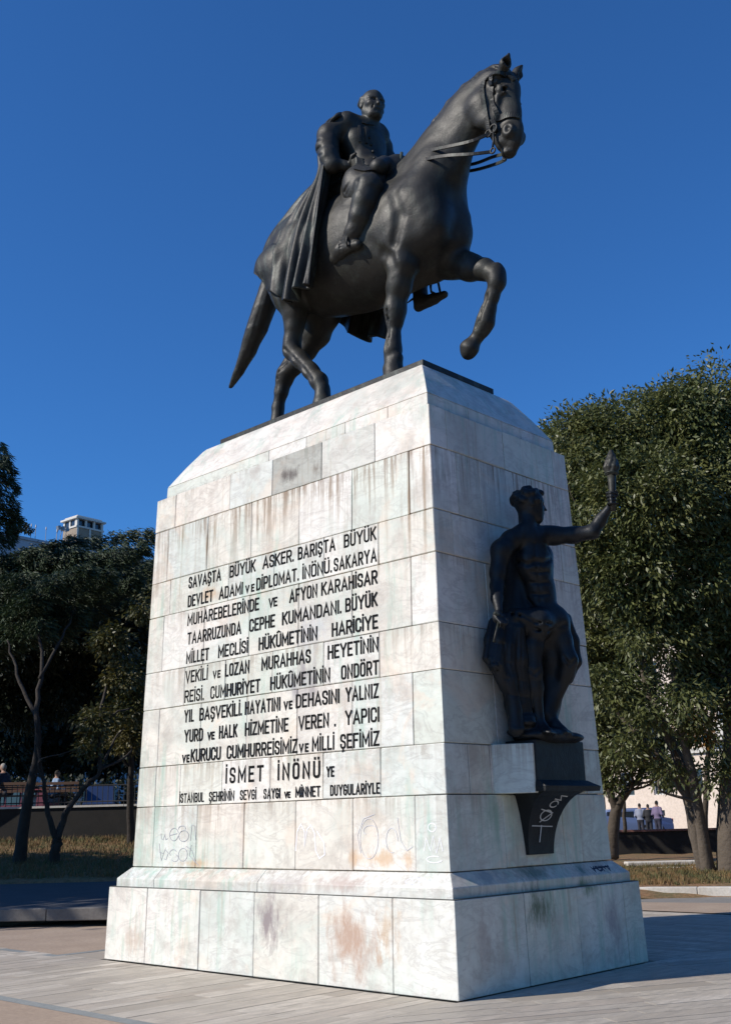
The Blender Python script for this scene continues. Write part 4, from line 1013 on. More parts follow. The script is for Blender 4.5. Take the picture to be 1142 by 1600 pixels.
# wrap round the hips and hanging drapery (stands on the socle with the figure)
B_.chain([(0.02,1.261,3.655,0.11), (0.14,1.44,3.602,0.117), (0.16,1.756,3.663,0.106), (0.08,2.056,3.723,0.058)], .12)
B_.chain([(0.1,2.053,3.734,0.058), (0.12,2.129,3.479,0.065), (0.14,2.131,3.247,0.057), (0.02,2.134,3.06,0.05)], .05)
B_.chain([(-0.16,1.042,3.614,0.048), (-0.16,0.968,3.413,0.054), (-0.15,0.894,3.215,0.054)], .05)
B_.chain([(-0.1,1.125,3.657,0.069), (-0.09,1.021,3.41,0.075), (-0.08,0.949,3.131,0.074), (-0.08,1.095,2.927,0.074)], .03)
B_.chain([(-0.05,1.223,3.703,0.069), (-0.03,1.114,3.343,0.075), (-0.03,1.103,3.003,0.074), (-0.02,1.146,2.672,0.074), (0,1.122,2.485,0.086)], .03)
B_.chain([(-0.14,0.954,3.179,0.061), (-0.13,1.147,3.003,0.061), (-0.1,1.182,2.747,0.061), (-0.06,1.184,2.518,0.074)], .04)
B_.chain([(0.04,1.219,3.516,0.075), (0.02,1.226,3.211,0.082), (0,1.275,2.878,0.075), (0,1.308,2.546,0.081)], .04)
B_.chain([(-0.05,2.159,3.228,0.065), (-0.08,1.932,2.873,0.064), (-0.08,1.847,2.576,0.084)], .06)
for i in range(9):       # pleats of the hanging cloth, cut where one sees it
    t = i / 8; A1 = v3((0.1,0.717,3.521)) * (1 - t) + v3((0.2,1.134,3.485)) * t; A2 = v3((0.05,0.641,3.143)) * (1 - t) + v3((0.15,1.163,3.123)) * t; A3 = v3((0.05,0.933,2.818)) * (1 - t) + v3((0.15,1.172,2.791)) * t; A4 = v3((0.1,0.943,2.489)) * (1 - t) + v3((0.15,1.207,2.497)) * t
    cut([A1, (A1 + A2) / 2, A2, (A2 + A3) / 2, A3, A4], .010, .02)
cut([(0.2,1.032,3.589), (0.25,1.226,3.495), (0.25,1.534,3.514), (0.15,1.968,3.653)], .014, .03)
cut([(0.2,1.016,3.656), (0.25,1.235,3.578), (0.25,1.544,3.599)], .011, .03)
cut([(0.2,1.146,3.076), (0.2,1.243,3.03), (0.2,1.342,3.091)], .010, .03); cut([(0.3,1.643,3.242), (0.3,1.753,3.155), (0.25,1.952,3.247)], .010, .03)
cut([(0,1.217,4.082), (0,1.23,3.871), (0,1.177,3.69)], .012, .03); cut([(-0.1,1.503,4.176), (-0.1,1.512,3.923), (-0.1,1.455,3.723)], .012, .03)
B_.ell((-.02, 1.58, 2.42), (.26, .36, .10), .05); B_.ell((.02, 1.90, 2.41), (.24, .26, .07), .05)
for i in range(9): B_.ell((rng.uniform(-.2, .05), 1.30 + rng.uniform(-.06, .12), 2.46 + .045 * i), (.08, .09, .05), .02)
# cloak spread on the wall behind the figure
B_.chain([(-0.22,1.563,4.576,0.131), (-0.22,1.622,4.213,0.159), (-0.22,1.552,3.766,0.185), (-0.2,1.594,3.41,0.24)], .06)
B_.chain([(-0.2,2.022,4.495,0.178), (-0.2,1.944,4.032,0.19), (-0.16,2.002,3.517,0.246), (-0.12,2.025,3.153,0.187), (-0.08,1.848,2.784,0.127), (-0.04,1.712,2.533,0.111)], .06)
B_.chain([(0.06,1.668,3.561,0.098), (0.04,1.782,3.257,0.113), (0,1.777,2.946,0.098), (0,1.671,2.664,0.083)], .08)
B_.rough(.003, 7, 3)
fig = T_('figure', B_.mesh('figure', M_black), label='youth with curly hair in profile, left arm stretched out and up')
# sword hilt and scabbard tip in the right hand
mb = MB(); a = v3((0.1,0.809,3.578)); b_ = v3((0.12,0.663,3.327)); mb.tube([a, b_], [.016, .012], 8); T_('blade_stub', mb.mesh('blade_stub', M_bronze_green, True), fig)
mb = MB(); mb.tube([hr + [.02, -.08, .03], hr + [.05, .10, -.02]], .018, 8); T_('hilt', mb.mesh('hilt', M_bronze_green, True), fig)
# torch
c0 = v3((0.77,2.131,4.885)); c1 = v3((0.77,2.169,5.291)); ax_ = (c1 - c0) / np.linalg.norm(c1 - c0)
mb = MB(); mb.tube([c0 - ax_ * .02, c0 + ax_ * .1, c0 + ax_ * .3, c1], [.030, .036, .043, .050], 14)
tor = T_('torch', mb.mesh('torch', M_bronze, True))
mb = MB(); mb.tube([c1, c1 + ax_ * .012, c1 + ax_ * .02, c1 + ax_ * .03], [.058, .078, .078, .05], 16); T_('torch_ring', mb.mesh('torch_ring', M_bronze_green, True), tor)
FL = Clay((c1 - [.14, .14, .03]).tolist(), (c1 + [.16, .16, .38]).tolist(), .009)
for i in range(7):
    a = 2 * PI * i / 7; p = [c1 + ax_ * (.02 + .07 * k) + np.array([math.cos(a + .35 * k), math.sin(a + .35 * k), 0]) * (.042, .062, .052, .030, .016)[k] for k in range(5)]
    FL.chain([(*q, r_) for q, r_ in zip(p, (.03, .032, .026, .017, .006))], .012)
T_('torch_flame', FL.mesh('torch_flame', M_bronze), tor)

# ------------------------------------------------------------------ ground, plaza, kerbs, bank
def poly_sheet(name, pts, z, mat, kind='structure', parent=None):
    zz = z if hasattr(z, '__len__') else [z] * len(pts)
    me = new_mesh(name, [(x, y, q) for (x, y), q in zip(pts, zz)], [tuple(range(len(pts)))], mat)
    o = obj(name, me, parent)
    if kind and parent is None: tag(o, kind=kind)
    return o
def ground_mat(name, c1, c2, scale=3.0, rough=.9, bump=.4, spots=None):
    m, nt, p = mat_new(name); g = N(nt); P = g.pos()
    f = g.noise(P, scale, 8, .65); c = g.mix(g.ramp(f, (.3, 0.0), (.7, 1.0)), c1, c2)
    f2 = g.noise(P, scale * 14, 4, .7); c = g.mix(g.math('MULTIPLY', g.ramp(f2, (.35, 1.0), (.6, 0.0)), .35), c, tuple(x * .55 for x in c1))
    if spots: c = g.mix(g.ramp(g.noise(P, .7, 4, .6), (.52, 0.0), (.66, .8)), c, spots)
    g.link(c, p.inputs['Base Color']); p.inputs['Roughness'].default_value = rough
    g.bump(f2, bump, .01, p); return m
M_earth = ground_mat('dry_earth', (.10, .075, .045), (.17, .12, .07), 2.0, spots=(.07, .075, .03))
M_bed = ground_mat('mortar_bed', (.20, .19, .17), (.27, .25, .22), 3)
M_beige = ground_mat('beige_stone_panel', (.33, .245, .175), (.43, .33, .24), 1.3, .85)
M_stripe = ground_mat('grey_border_stone', (.22, .235, .225), (.30, .31, .29), 2.0, .8)
M_asphalt = ground_mat('asphalt', (.045, .047, .05), (.065, .065, .068), 2.0, .9)
M_kerb = ground_mat('kerb_stone', (.50, .46, .40), (.66, .62, .55), 1.5, .85)
obj_ground = poly_sheet('ground', [(-900, -700), (900, -700), (900, 1100), (-900, 1100)], -.07, M_earth)
PLZ = [(-12.5, -14), (12, -14), (14, 14.6), (0.5, 14.4), (-3.0, 13.30), (-5.6, 12.15), (-8.6, 10.6), (-10.2, 8.6)]
plaza = poly_sheet('plaza_paving', PLZ, -.010, M_bed)

# marble planks of the paving, laid across the strip in front and fanned beside the corner
m, nt, p = mat_new('marble_plank'); g = N(nt); P = g.pos(); r_ = g.math('FRACT', g.math('ADD', g.rand(), g.new('ShaderNodeNewGeometry').outputs['Random Per Island']))
tone = g.ramp(r_, (0.0, (.36, .32, .27)), (.2, (.54, .50, .44)), (.45, (.44, .405, .355)), (.7, (.66, .62, .56)), (1.0, (.40, .35, .30)))
grain = g.noise(g.mapv(P, (6, 1.2, 1)), 2.0, 7, .7)
c = g.mix(g.ramp(grain, (.3, 1.0), (.65, 0.0)), tone, (.33, .31, .28)); c = g.mix(g.ramp(g.noise(P, .8, 6, .7), (.5, 0.0), (.72, .55)), c, (.30, .27, .23))
c = g.mix(g.ramp(g.noise(P, 30, 3, .8), (.60, 0.0), (.72, .6)), c, (.15, .14, .12))
c = g.mix(g.ramp(g.noise(P, 2.4, 7, .75), (.56, 0.0), (.70, .6)), c, (.24, .22, .19))
c = g.mix(1.0, c, (1.0, .955, .875), 'MULTIPLY')
g.link(c, p.inputs['Base Color']); p.inputs['Roughness'].default_value = .62; g.bump(g.noise(P, 18, 6, .7), .3, .006, p)
M_plank = m
def plank_mesh(w, l, h=.03):
    mb = MB(); mb.box((0.0035, 0.0035, -h), (w - .0035, l - .0035, 0)); me = mb.mesh('plank', M_plank)
    return me
PLK = {}
def plank(w, l, loc, rz, parent=plaza):
    k = (round(w, 3), round(l, 3))
    if k not in PLK: PLK[k] = plank_mesh(*k)
    o = bpy.data.objects.new('plank', PLK[k]); COL.objects.link(o); o.parent = parent
    o.location = (loc[0], loc[1], rng.uniform(-.0015, .0015)); o.rotation_euler = (rng.uniform(-.0012, .0012), rng.uniform(-.002, .002), rz)
def clip_x(P_, x0, sg=1):
    if sg < 0: return [(-a, b) for a, b in clip_x([(-a, b) for a, b in P_][::-1], -x0)][::-1]
    out = []
    for (a, b), (c, d) in zip(P_, P_[1:] + P_[:1]):
        if a >= x0: out.append((a, b))
        if (a >= x0) != (c >= x0): t = (x0 - a) / (c - a); out.append((x0, b + (d - b) * t))
    return out
def planks_joined(cells, name, x0=None, single=False, sg=1):
    mb = MB()
    for w, l, (x, y), rz in cells:
        c_, s_ = math.cos(rz), math.sin(rz); q = [(.004, .004), (w - .004, .004), (w - .004, l - .004), (.004, l - .004)]
        t = rng.uniform(-.001, .001)
        P4 = [(x + a * c_ - b * s_, y + a * s_ + b * c_) for a, b in q]
        if x0 is not None: P4 = clip_x(P4, x0, sg)
        n = len(P4)
        if n < 3: continue
        mb.add([(a, b, -.03) for a, b in P4] + [(a, b, t) for a, b in P4], [tuple(range(n))[::-1], tuple(range(n, 2 * n))] + [(k, (k + 1) % n, (k + 1) % n + n, k + n) for k in range(n)])
        if single: obj('plank', mb.mesh('plank', M_plank), plaza); mb = MB()
    if not single: o = obj(name, mb.mesh(name, M_plank), plaza); tag(o, kind='stuff')
# strip in front of the inscription
x = 0.0
while x > -9.6:
    w = rng.choice((.16, .20, .24, .28)); x -= w
    y = -2.30; b = rng.choice((.55, .80, 1.15))
    for a_, b_ in ((-2.30, -2.30 + b), (-2.30 + b, -2.30 + b + 1.1 if b < 1 else -.03), (-2.30 + b + 1.1, -.03)):
        if b_ - a_ > .1 and b_ <= -.02: plank(w, b_ - a_, (x, a_), 0)
# side strip along the far-left end
y = -.03
far = []
for i in range(30):
    w = rng.choice((.20, .24, .28)); xx = -6.58
    if y + w > 6.0: break
    far.append((.80, w, (-6.58, y), 0)); y += w
planks_joined(far, 'far_planks')
# fanned zone right of the near corner
ang = math.radians(63 - 90); cells = []
ca, sa = math.cos(ang), math.sin(ang)
u = -4.0
while u < 16:
    w = rng.choice((.16, .20, .24, .28)); v = -6 + rng.uniform(0, 1.0)
    while v < 15:
        l = rng.choice((.85, 1.1, 1.4)); X = u * ca - v * sa; Y = u * sa + v * ca
        cx_, cy_ = X + (w / 2) * ca - (l / 2) * sa, Y + (w / 2) * sa + (l / 2) * ca
        cor = [(X + a * ca - b * sa, Y + a * sa + b * ca) for a in (0, w) for b in (0, l)]
        if max(c[0] for c in cor) > .03 and min(c[1] for c in cor) > -3.25 and max(c[1] for c in cor) < 12.0 and max(c[0] for c in cor) < 11: cells.append((w, l, (X, Y), ang, math.hypot(cx_ - 6.8, cy_ + 8.2)))
        v += l
    u += w
cells.sort(key=lambda c: c[4]); ns = 190
planks_joined([c[:4] for c in cells[:ns]], 'plank', .004, True)
planks_joined([c[:4] for c in cells[ns:]], 'far_planks', .004)
# behind the monument: planks up to the kerb
cells = []
y = 3.5
for i in range(44):
    for k in range(8): cells.append((1.1, .19, (-7.7 + 1.1 * k + (i % 3) * .3 - .3, y), 0))
    y += .19
cells = [c for c in cells if -6.6 < c[2][0] < -.02 and c[2][1] + .19 < 9.3]
planks_joined(cells, 'far_planks', -.004, sg=-1)
def panel(name, pts, mat): return poly_sheet(name, pts, .0, mat, None, plaza)
panel('beige_panel', [(-11.55, -.06), (-6.74, -.06), (-6.74, 8.2), (-10.2, 8.2)], M_beige)
panel('beige_panel', [(-11.9, -14), (-.01, -14), (-.01, -2.46), (-12.0, -2.46)], M_beige)
panel('beige_panel', [(.01, -14), (11, -14), (11, -3.2), (.01, -3.2)], M_beige).location.z = -.002
panel('border_stripe', [(-12.0, -2.455), (-.005, -2.455), (-.005, -2.305), (-12.0, -2.305)], M_stripe)
panel('border_stripe', [(-11.6, -.20), (-6.60, -.20), (-6.60, -.065), (-11.6, -.065)], M_stripe)
panel('border_stripe', [(-6.735, -.06), (-6.60, -.06), (-6.60, 8.2), (-6.735, 8.2)], M_stripe)
panel('white_strip', [(-12.2, -2.30), (-9.62, -2.30), (-9.62, -.205), (-11.9, -.205)], M_plank)
panel('beige_panel', [(-7.2, 9.3), (1.0, 9.3), (3.0, 11.4), (-2.8, 11.4), (-5.2, 10.6)], M_beige).location.z = .006
# kerbs
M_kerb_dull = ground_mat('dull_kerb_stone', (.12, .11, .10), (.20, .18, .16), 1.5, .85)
def kerb(name, pts, w, z0, z1, label=None, seg=1.2, mat=None):
    root = obj(name, None); root.location = (*pts[0], z0); tag(root, kind='structure')
    for (ax_, ay_), (bx_, by_) in zip(pts[:-1], pts[1:]):
        L_ = math.hypot(bx_ - ax_, by_ - ay_); n = max(1, int(L_ / seg)); dx, dy = (bx_ - ax_) / L_, (by_ - ay_) / L_
        me_ = None
        for i in range(n):
            l = L_ / n
            if me_ is None:
                mb = MB(); mb.box((.004, 0, 0), (l - .004, w, z1 - z0)); me_ = mb.mesh('kerb_stone', mat or M_kerb)
                bm = bmesh.new(); bm.from_mesh(me_); bmesh.ops.bevel(bm, geom=bm.edges[:], offset=.012, segments=1, affect='EDGES'); bm.to_mesh(me_); bm.free()
            o = bpy.data.objects.new('kerb_stone', me_); COL.objects.link(o); o.parent = root
            o.location = (ax_ + dx * l * i - pts[0][0], ay_ + dy * l * i - pts[0][1], rng.uniform(-.006, .006)); o.rotation_euler = (0, 0, math.atan2(dy, dx))
kerb('kerb_right', [(-10.2, 8.6), (-8.6, 10.6), (-5.6, 12.15), (-3.0, 13.30), (.5, 14.4), (6, 15.2)], .30, -.05, .17)
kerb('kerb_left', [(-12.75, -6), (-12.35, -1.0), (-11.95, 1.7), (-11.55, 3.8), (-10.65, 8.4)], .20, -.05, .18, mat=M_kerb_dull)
kl0, kl1 = (-11.175,1.456,0.3), (-9.748,2.603,0.3)
kd = np.array(kl1) - np.array(kl0)
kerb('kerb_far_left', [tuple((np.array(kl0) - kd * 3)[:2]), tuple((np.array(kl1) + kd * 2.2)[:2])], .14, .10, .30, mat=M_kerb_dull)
q0 = np.array(kl0) - kd * 3; q1 = np.array(kl1) + kd * 2.2
poly_sheet('shaded_terrace', [(-12.95, -6), (-12.5, -1.0), (-12.1, 1.7), (-11.7, 3.8), (-10.9, 8.6), (q1[0], q1[1]), (q0[0], q0[1])], .172, M_asphalt)
b0, b1 = (-20.234,6.256,0.42), (-17.264,8.116,0.42)
bd = np.array(b1) - np.array(b0); bA = np.array(b0) - bd * 2.5; bB = np.array(b1) + bd * 2.6
kn = np.array([-kd[1], kd[0], 0]) / np.linalg.norm(kd[:2]) * .16
poly_sheet('shaded_road', [tuple((q0 + kn)[:2]), tuple((q1 + kn)[:2]), (bB[0], bB[1]), (bA[0], bA[1])], [.296, .296, .415, .415], M_asphalt)

# grassy bank rising to the street wall
FWD = np.array([-.6905, .7234, 0]); RGT = np.array([.7234, .6905, 0]); CAMG = np.array([6.795, -8.180, 0])
def cp(d, l, z=0): return tuple(CAMG + FWD * d + RGT * l + np.array([0, 0, z]))
m, nt, p = mat_new('dry_grass_ground'); g = N(nt); P = g.pos()
f1 = g.noise(P, 1.4, 8, .7); f2 = g.noise(P, 11, 6, .75)
c = g.mix(g.ramp(f1, (.38, 0.0), (.62, 1.0)), (.22, .115, .05), (.085, .085, .028)); c = g.mix(g.ramp(f2, (.40, 0.0), (.66, .8)), c, (.34, .20, .10))
g.link(c, p.inputs['Base Color']); p.inputs['Roughness'].default_value = .95; g.bump(f2, .8, .05, p); M_grass = m
def terrain(name, rows, mat, nu=40, rough_=.05):
    """rows: list of (depth, left, right, z_left, z_right)"""
    V = []; nr = len(rows)
    for d, l, r2, zl, zr in rows:
        for k in range(nu):
            t = k / (nu - 1); V.append(cp(d, l + (r2 - l) * t, zl + (zr - zl) * t + rng.uniform(-rough_, rough_)))
    F_ = [(r1 * nu + k, r1 * nu + k + 1, (r1 + 1) * nu + k + 1, (r1 + 1) * nu + k) for r1 in range(nr - 1) for k in range(nu - 1)]
    o = obj(name, new_mesh(name, V, F_, mat, True)); tag(o, kind='structure'); return o
def dl(P3):
    q = np.array([P3[0], P3[1], 0]) - CAMG; return float(q @ FWD), float(q @ RGT)
terrain('grass_bank', [(25.9, -16, 1, -.02, -.02), (26.3, -16, 1, .43, .43), (28, -18, 1, .64, .60), (30.5, -20, 1, .95, .9), (32.5, -24, 1, 1.18, 1.12), (34.2, -30, 2, 1.25, 1.22)], M_grass, 60, .03)
terrain('grass_slope_right', [(22.5, -1, 16, -.01, -.01), (23.4, -1, 16, .16, .16), (24.6, -1, 18, .20, .20), (28, -1.5, 19, .28, .28), (33, -2, 20, .33, .33), (36.2, -2, 22, .36, .36)], M_grass, 50, .03)
# tufts of dry grass on both
def tufts(name, n, area, h=.12):
    V = np.zeros((n, 3, 3)); 
    for i in range(n):
        b = np.array(area()); a = rng.uniform(0, 2 * PI); w = .012; hh = h * rng.uniform(.5, 1.3)
        V[i, 0] = b + [w * math.cos(a), w * math.sin(a), 0]; V[i, 1] = b - [w * math.cos(a), w * math.sin(a), 0]; V[i, 2] = b + [rng.uniform(-.07, .07), rng.uniform(-.07, .07), hh]
    o = obj(name, new_mesh(name, V.reshape(-1, 3), np.arange(3 * n).reshape(-1, 3), M_blade)); tag(o, kind='stuff', label='thin dry grass over the ground under the trees', cat='grass')
m, nt, p = mat_new('grass_blade'); g = N(nt); cc_ = g.mix(g.ramp(g.noise(g.pos(), 2.2, 4, .6), (.4, 0.0), (.6, 1.0)), (.20, .115, .045), (.085, .095, .03)); g.link(cc_, p.inputs['Base Color']); p.inputs['Roughness'].default_value = .8; M_blade = m
def a1():
    d = rng.uniform(26.6, 34); t = (d - 26.3) / 7.7; return cp(d, rng.uniform(-12.5, -5), .43 + t * .85)
def a2():
    d = rng.uniform(23.6, 29); return cp(d, rng.uniform(4.5, 10.5), .15 + (d - 23.4) * .027)
tufts('bank_grass', 16000, a1, .13); tufts('verge_grass', 12000, a2, .12)

# street walls with pale coping
def street_wall(name, label, d0, l0, d1, l1, zb, zt, matw, cop):
    root = thing(name, label, 'wall', cp(d0, l0, zb)); a = np.array(cp(d0, l0)); b = np.array(cp(d1, l1)); u = (b - a) / np.linalg.norm(b - a); n = np.array([-u[1], u[0], 0]); off = -np.array(root.location)
    mb = MB(); c_ = (a + b) / 2; L_ = np.linalg.norm(b - a)
    mb.obox(tuple(c_ + [0, 0, (zb + zt) / 2]), tuple(u * L_ / 2), tuple(n * .15), (0, 0, (zt - zb) / 2)); obj('wall_body', mb.mesh('wall_body', matw), root, tuple(off))
    k = int(L_ / 1.5)
    mb = MB(); mb.box((-.742, -.2, 0), (.742, .2, .06)); me = mb.mesh('coping_stone', cop)
    for i in range(k):
        o = bpy.data.objects.new('coping_stone', me); COL.objects.link(o); o.parent = root
        q = a + u * (L_ * (i + .5) / k); o.location = (q[0] + off[0], q[1] + off[1], zt + .002 + off[2]); o.rotation_euler = (rng.uniform(-.01, .01), 0, math.atan2(u[1], u[0])); o.scale = (L_ / k / 1.5, 1, 1)
    return root
M_wallg = ground_mat('shade_dark_rubble', (.012, .011, .009), (.026, .022, .018), 2.5)  # near-black wall colour stands in for shade
street_wall('street_wall', 'low dark street wall with a thin pale coping behind the left grass bank', 34.3, -26, 34.1, 3.2, 1.0, 2.19, M_wallg, M_kerb)
street_wall('street_wall', 'low dark street wall with a reddish top under the cream building on the right', 36.4, 3.3, 36.4, 26, .2, 1.05, M_wallg, ground_mat('reddish_coping', (.20, .09, .07), (.30, .15, .11), 2))
poly_sheet('upper_terrace', [cp(34.45, -40)[:2], cp(34.3, 3.1)[:2], cp(38.5, 3.4)[:2], cp(38.5, -44)[:2]], 2.18, M_asphalt)
poly_sheet('street', [cp(38.5, -60)[:2], cp(38.5, 3.2)[:2], cp(160, 12)[:2], cp(160, -150)[:2]], 1.9, M_asphalt)
poly_sheet('street', [cp(36.7, 3.3)[:2], cp(36.7, 40)[:2], cp(160, 120)[:2], cp(160, 12.2)[:2]], .42, M_asphalt)
mb = MB(); q0, q1 = np.array(cp(34.4, 3.12)), np.array(cp(160, 12.1)); mb.add([tuple(q0), tuple(q1), tuple(q1 + [0, 0, 1.9]), tuple(q0 + [0, 0, 2.17])], [(0, 1, 2, 3)]); tag(obj('street_step', mb.mesh('street_step', M_wallg)), kind='structure')
hedge_line = [(67, -27 + 1.9 * k) for k in range(16)]

# ------------------------------------------------------------------ trees
def leaf_mat(name, c1, c2, c3, rough=.42, trans=.22, spec=.5):
    m = bpy.data.materials.new(name); m.use_nodes = True; nt = m.node_tree; nt.nodes.clear(); g = N(nt)
    out = nt.nodes.new('ShaderNodeOutputMaterial'); p = nt.nodes.new('ShaderNodeBsdfPrincipled'); t = nt.nodes.new('ShaderNodeBsdfTranslucent'); mx = nt.nodes.new('ShaderNodeMixShader')
    P = g.pos(); a = g.noise(P, .8, 3, .6); b = g.noise(P, 9, 2, .7)
    c = g.mix(g.ramp(a, (.35, 0.0), (.65, 1.0)), c1, c2); c = g.mix(g.ramp(b, (.55, 0.0), (.75, .8)), c, c3)
    g.link(c, p.inputs['Base Color']); p.inputs['Roughness'].default_value = rough; p.inputs['Specular IOR Level'].default_value = spec
    g.link(c, t.inputs['Color']); mx.inputs[0].default_value = trans
    nt.links.new(p.outputs[0], mx.inputs[1]); nt.links.new(t.outputs[0], mx.inputs[2]); nt.links.new(mx.outputs[0], out.inputs[0]); return m
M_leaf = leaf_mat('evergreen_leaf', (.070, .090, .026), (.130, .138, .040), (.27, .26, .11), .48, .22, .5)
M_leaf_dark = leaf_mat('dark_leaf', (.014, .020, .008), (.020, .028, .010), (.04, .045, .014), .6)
M_leaf_yel = leaf_mat('yellowing_leaf', (.06, .065, .015), (.10, .085, .02), (.16, .10, .02), .5)
M_cedar = leaf_mat('cedar_needle', (.018, .034, .013), (.034, .056, .020), (.085, .11, .04), .6, .1)
M_bark_dark = simple('dark_bark', (.035, .028, .022), .95, nscale=5, namp=.5, bump=(.8, .03))
M_bark = simple('bark', (.075, .060, .046), .95, nscale=5, namp=.5, bump=(.8, .03))
M_bark_pale = simple('pale_bark', (.115, .092, .07), .95, nscale=5, namp=.45, bump=(.8, .03))
def leaves(centers, sizes, dirs, name, parent, mat, l=.13, w=.05, spread=.5, off=(0, 0, 0)):
    """diamond leaves: centers (n,3), preferred direction dirs (n,3)"""
    n = len(centers); d = dirs + nrg.normal(0, spread, (n, 3)); d /= np.linalg.norm(d, axis=1, keepdims=True)
    r = nrg.normal(0, 1, (n, 3)); s = np.cross(d, r); s /= np.maximum(np.linalg.norm(s, axis=1, keepdims=True), 1e-6)
    L = (l * sizes)[:, None]; Wd = (w * sizes)[:, None]
    V = np.stack([centers, centers + d * L * .45 + s * Wd * .5, centers + d * L, centers + d * L * .45 - s * Wd * .5], 1).reshape(-1, 3) + np.array(off)
    F_ = np.arange(4 * n, dtype=np.int32).reshape(-1, 4)
    me = new_mesh(name, V, F_, mat); return obj(name, me, parent)
def crown_points(blobs, ncl, nlf, rc=.45, shell=.55, droop=.5):
    """leaf clumps through a crown made of overlapping blobs; returns points and growth directions"""
    w = np.array([b[3] ** 2 for b in blobs]); w = w / w.sum(); P = []; Dd = []
    for b, k in zip(blobs, nrg.multinomial(ncl, w)):
        v = nrg.normal(0, 1, (k, 3)); v /= np.linalg.norm(v, axis=1, keepdims=True)
        rad = b[3] * (shell + (1.06 - shell) * nrg.random(k) ** .55); c = np.array(b[:3]) + v * rad[:, None]
        m_ = nlf; q = nrg.normal(0, 1, (k, m_, 3)); q /= np.linalg.norm(q, axis=2, keepdims=True); q *= (nrg.random((k, m_, 1)) ** .5) * rc * (.6 + .8 * nrg.random((k, 1, 1))); q[:, :, 2] *= .7
        P.append((c[:, None, :] + q).reshape(-1, 3)); dd = v[:, None, :] * .5 + q / rc * .6 + np.array([0, 0, -droop]); Dd.append(dd.reshape(-1, 3))
    return np.concatenate(P), np.concatenate(Dd)
def limb(mb, pts, rs, n=8, jitter=.0):
    P = catmull([tuple(p) for p in pts], max(4, 4 * len(pts))); R_ = np.interp(np.linspace(0, 1, len(P)), np.linspace(0, 1, len(rs)), rs)
    if jitter: P = P + nrg.normal(0, jitter, P.shape) * np.linspace(.2, 1, len(P))[:, None]
    mb.tube([tuple(p) for p in P], list(R_), n)
def tree(name, label, base, trunks, blobs, ncl, nlf, mat, bark, l=.13, w=.05, rc=.45, shell=.55, cat='tree', group=None, droop=.5, twigs=60):
    root = thing(name, label, cat, tuple(base[:3]), group=group); off = tuple(-np.array(base[:3]))
    mb = MB()
    for pts, rs in trunks: limb(mb, [p[:3] for p in pts], rs, 9, .02)
    path = np.concatenate([catmull([tuple(p[:3]) for p in t[0]], 16)[6:] for t in trunks])
    for i in range(twigs):      # branches into the crown
        b = blobs[rng.randrange(len(blobs))]; tgt = np.array(b[:3]) + nrg.normal(0, .45, 3) * b[3]; dd_ = np.linalg.norm(path - tgt, axis=1) + .8 * np.maximum(path[:, 2] - tgt[2] + .5, 0) + nrg.random(len(path)) * 1.2; e = path[int(np.argmin(dd_))]
        if np.linalg.norm(e - tgt) > 4.5: continue
        midp = (e + tgt) / 2 + nrg.normal(0, .22, 3) + [0, 0, .15]; limb(mb, [e, midp, tgt], [.045, .026, .008], 5, .02)
    o = obj('trunk', mb.mesh('trunk', bark, True), root, off)
    P, Dd = crown_points(blobs, ncl, nlf, rc, shell, droop); leaves(P, nrg.uniform(.6, 1.25, len(P)), Dd, 'crown', root, mat, l, w, .45, off)
    return root
g0 = lambda x_, y_, z_=0: (x_, y_, z_)
# big evergreen right, two stems from one foot
baseR = (-6.167,16.962,-0.194)
tree('evergreen_tree', 'large glossy evergreen with a leaning forked trunk at the kerb right of the monument', baseR,
     [([(-6.158,16.994,-0.253), (-6.159,16.552,0.863), (-6.142,16.307,1.889), (-6.19,15.995,2.926), (-6.327,15.8,3.454)], [.26, .18, .16, .13, .10]),
      ([(-6.078,16.776,-0.238), (-5.911,16.298,1.013), (-5.773,15.887,2.025), (-5.659,15.312,3.755), (-5.541,14.97,4.907)], [.20, .14, .12, .09, .06]),
      ([(-6.19,15.995,2.926), (-6.456,15.552,4.135), (-6.422,15.114,5.327), (-6.277,14.783,6.515)], [.12, .10, .07, .04]),
      ([(-6.142,16.307,1.889), (-6.695,15.762,3.024), (-7.38,15.451,3.978)], [.11, .09, .05])],
     [(-7.011,14.067,10.196,0.992), (-6.124,14.773,10.554,1.152), (-4.98,15.115,10.632,0.973), (-4.451,15.525,10.873,0.911), (-3.979,15.652,11.694,0.534), (-6.352,13.828,8.754,1.109), (-5.231,14.245,8.588,1.284), (-4.517,15.485,8.992,1.232), (-4.17,16.663,10.49,1.152),
      (-6.782,14.001,7.277,0.847), (-5.792,14.337,6.998,1.088), (-4.869,15.229,6.968,0.997), (-4.37,16.275,7.347,0.924), (-5.44,17.571,8.76,0.995), (-5.806,14.124,5.682,0.592), (-5.358,15.058,5.493,0.63), (-6.774,14.397,4.47,0.453), (-5.926,14.49,3.736,0.411), (-5.271,14.927,4.213,0.441), (-5.27,15.577,3.298,0.444), (-6.058,15.325,2.756,0.299), (-5.235,15.978,2.365,0.296), (-6.893,14.802,3.158,0.302)], 900, 150, M_leaf, M_bark_pale, .155, .055, .56, .60, group='trees beyond the plaza')
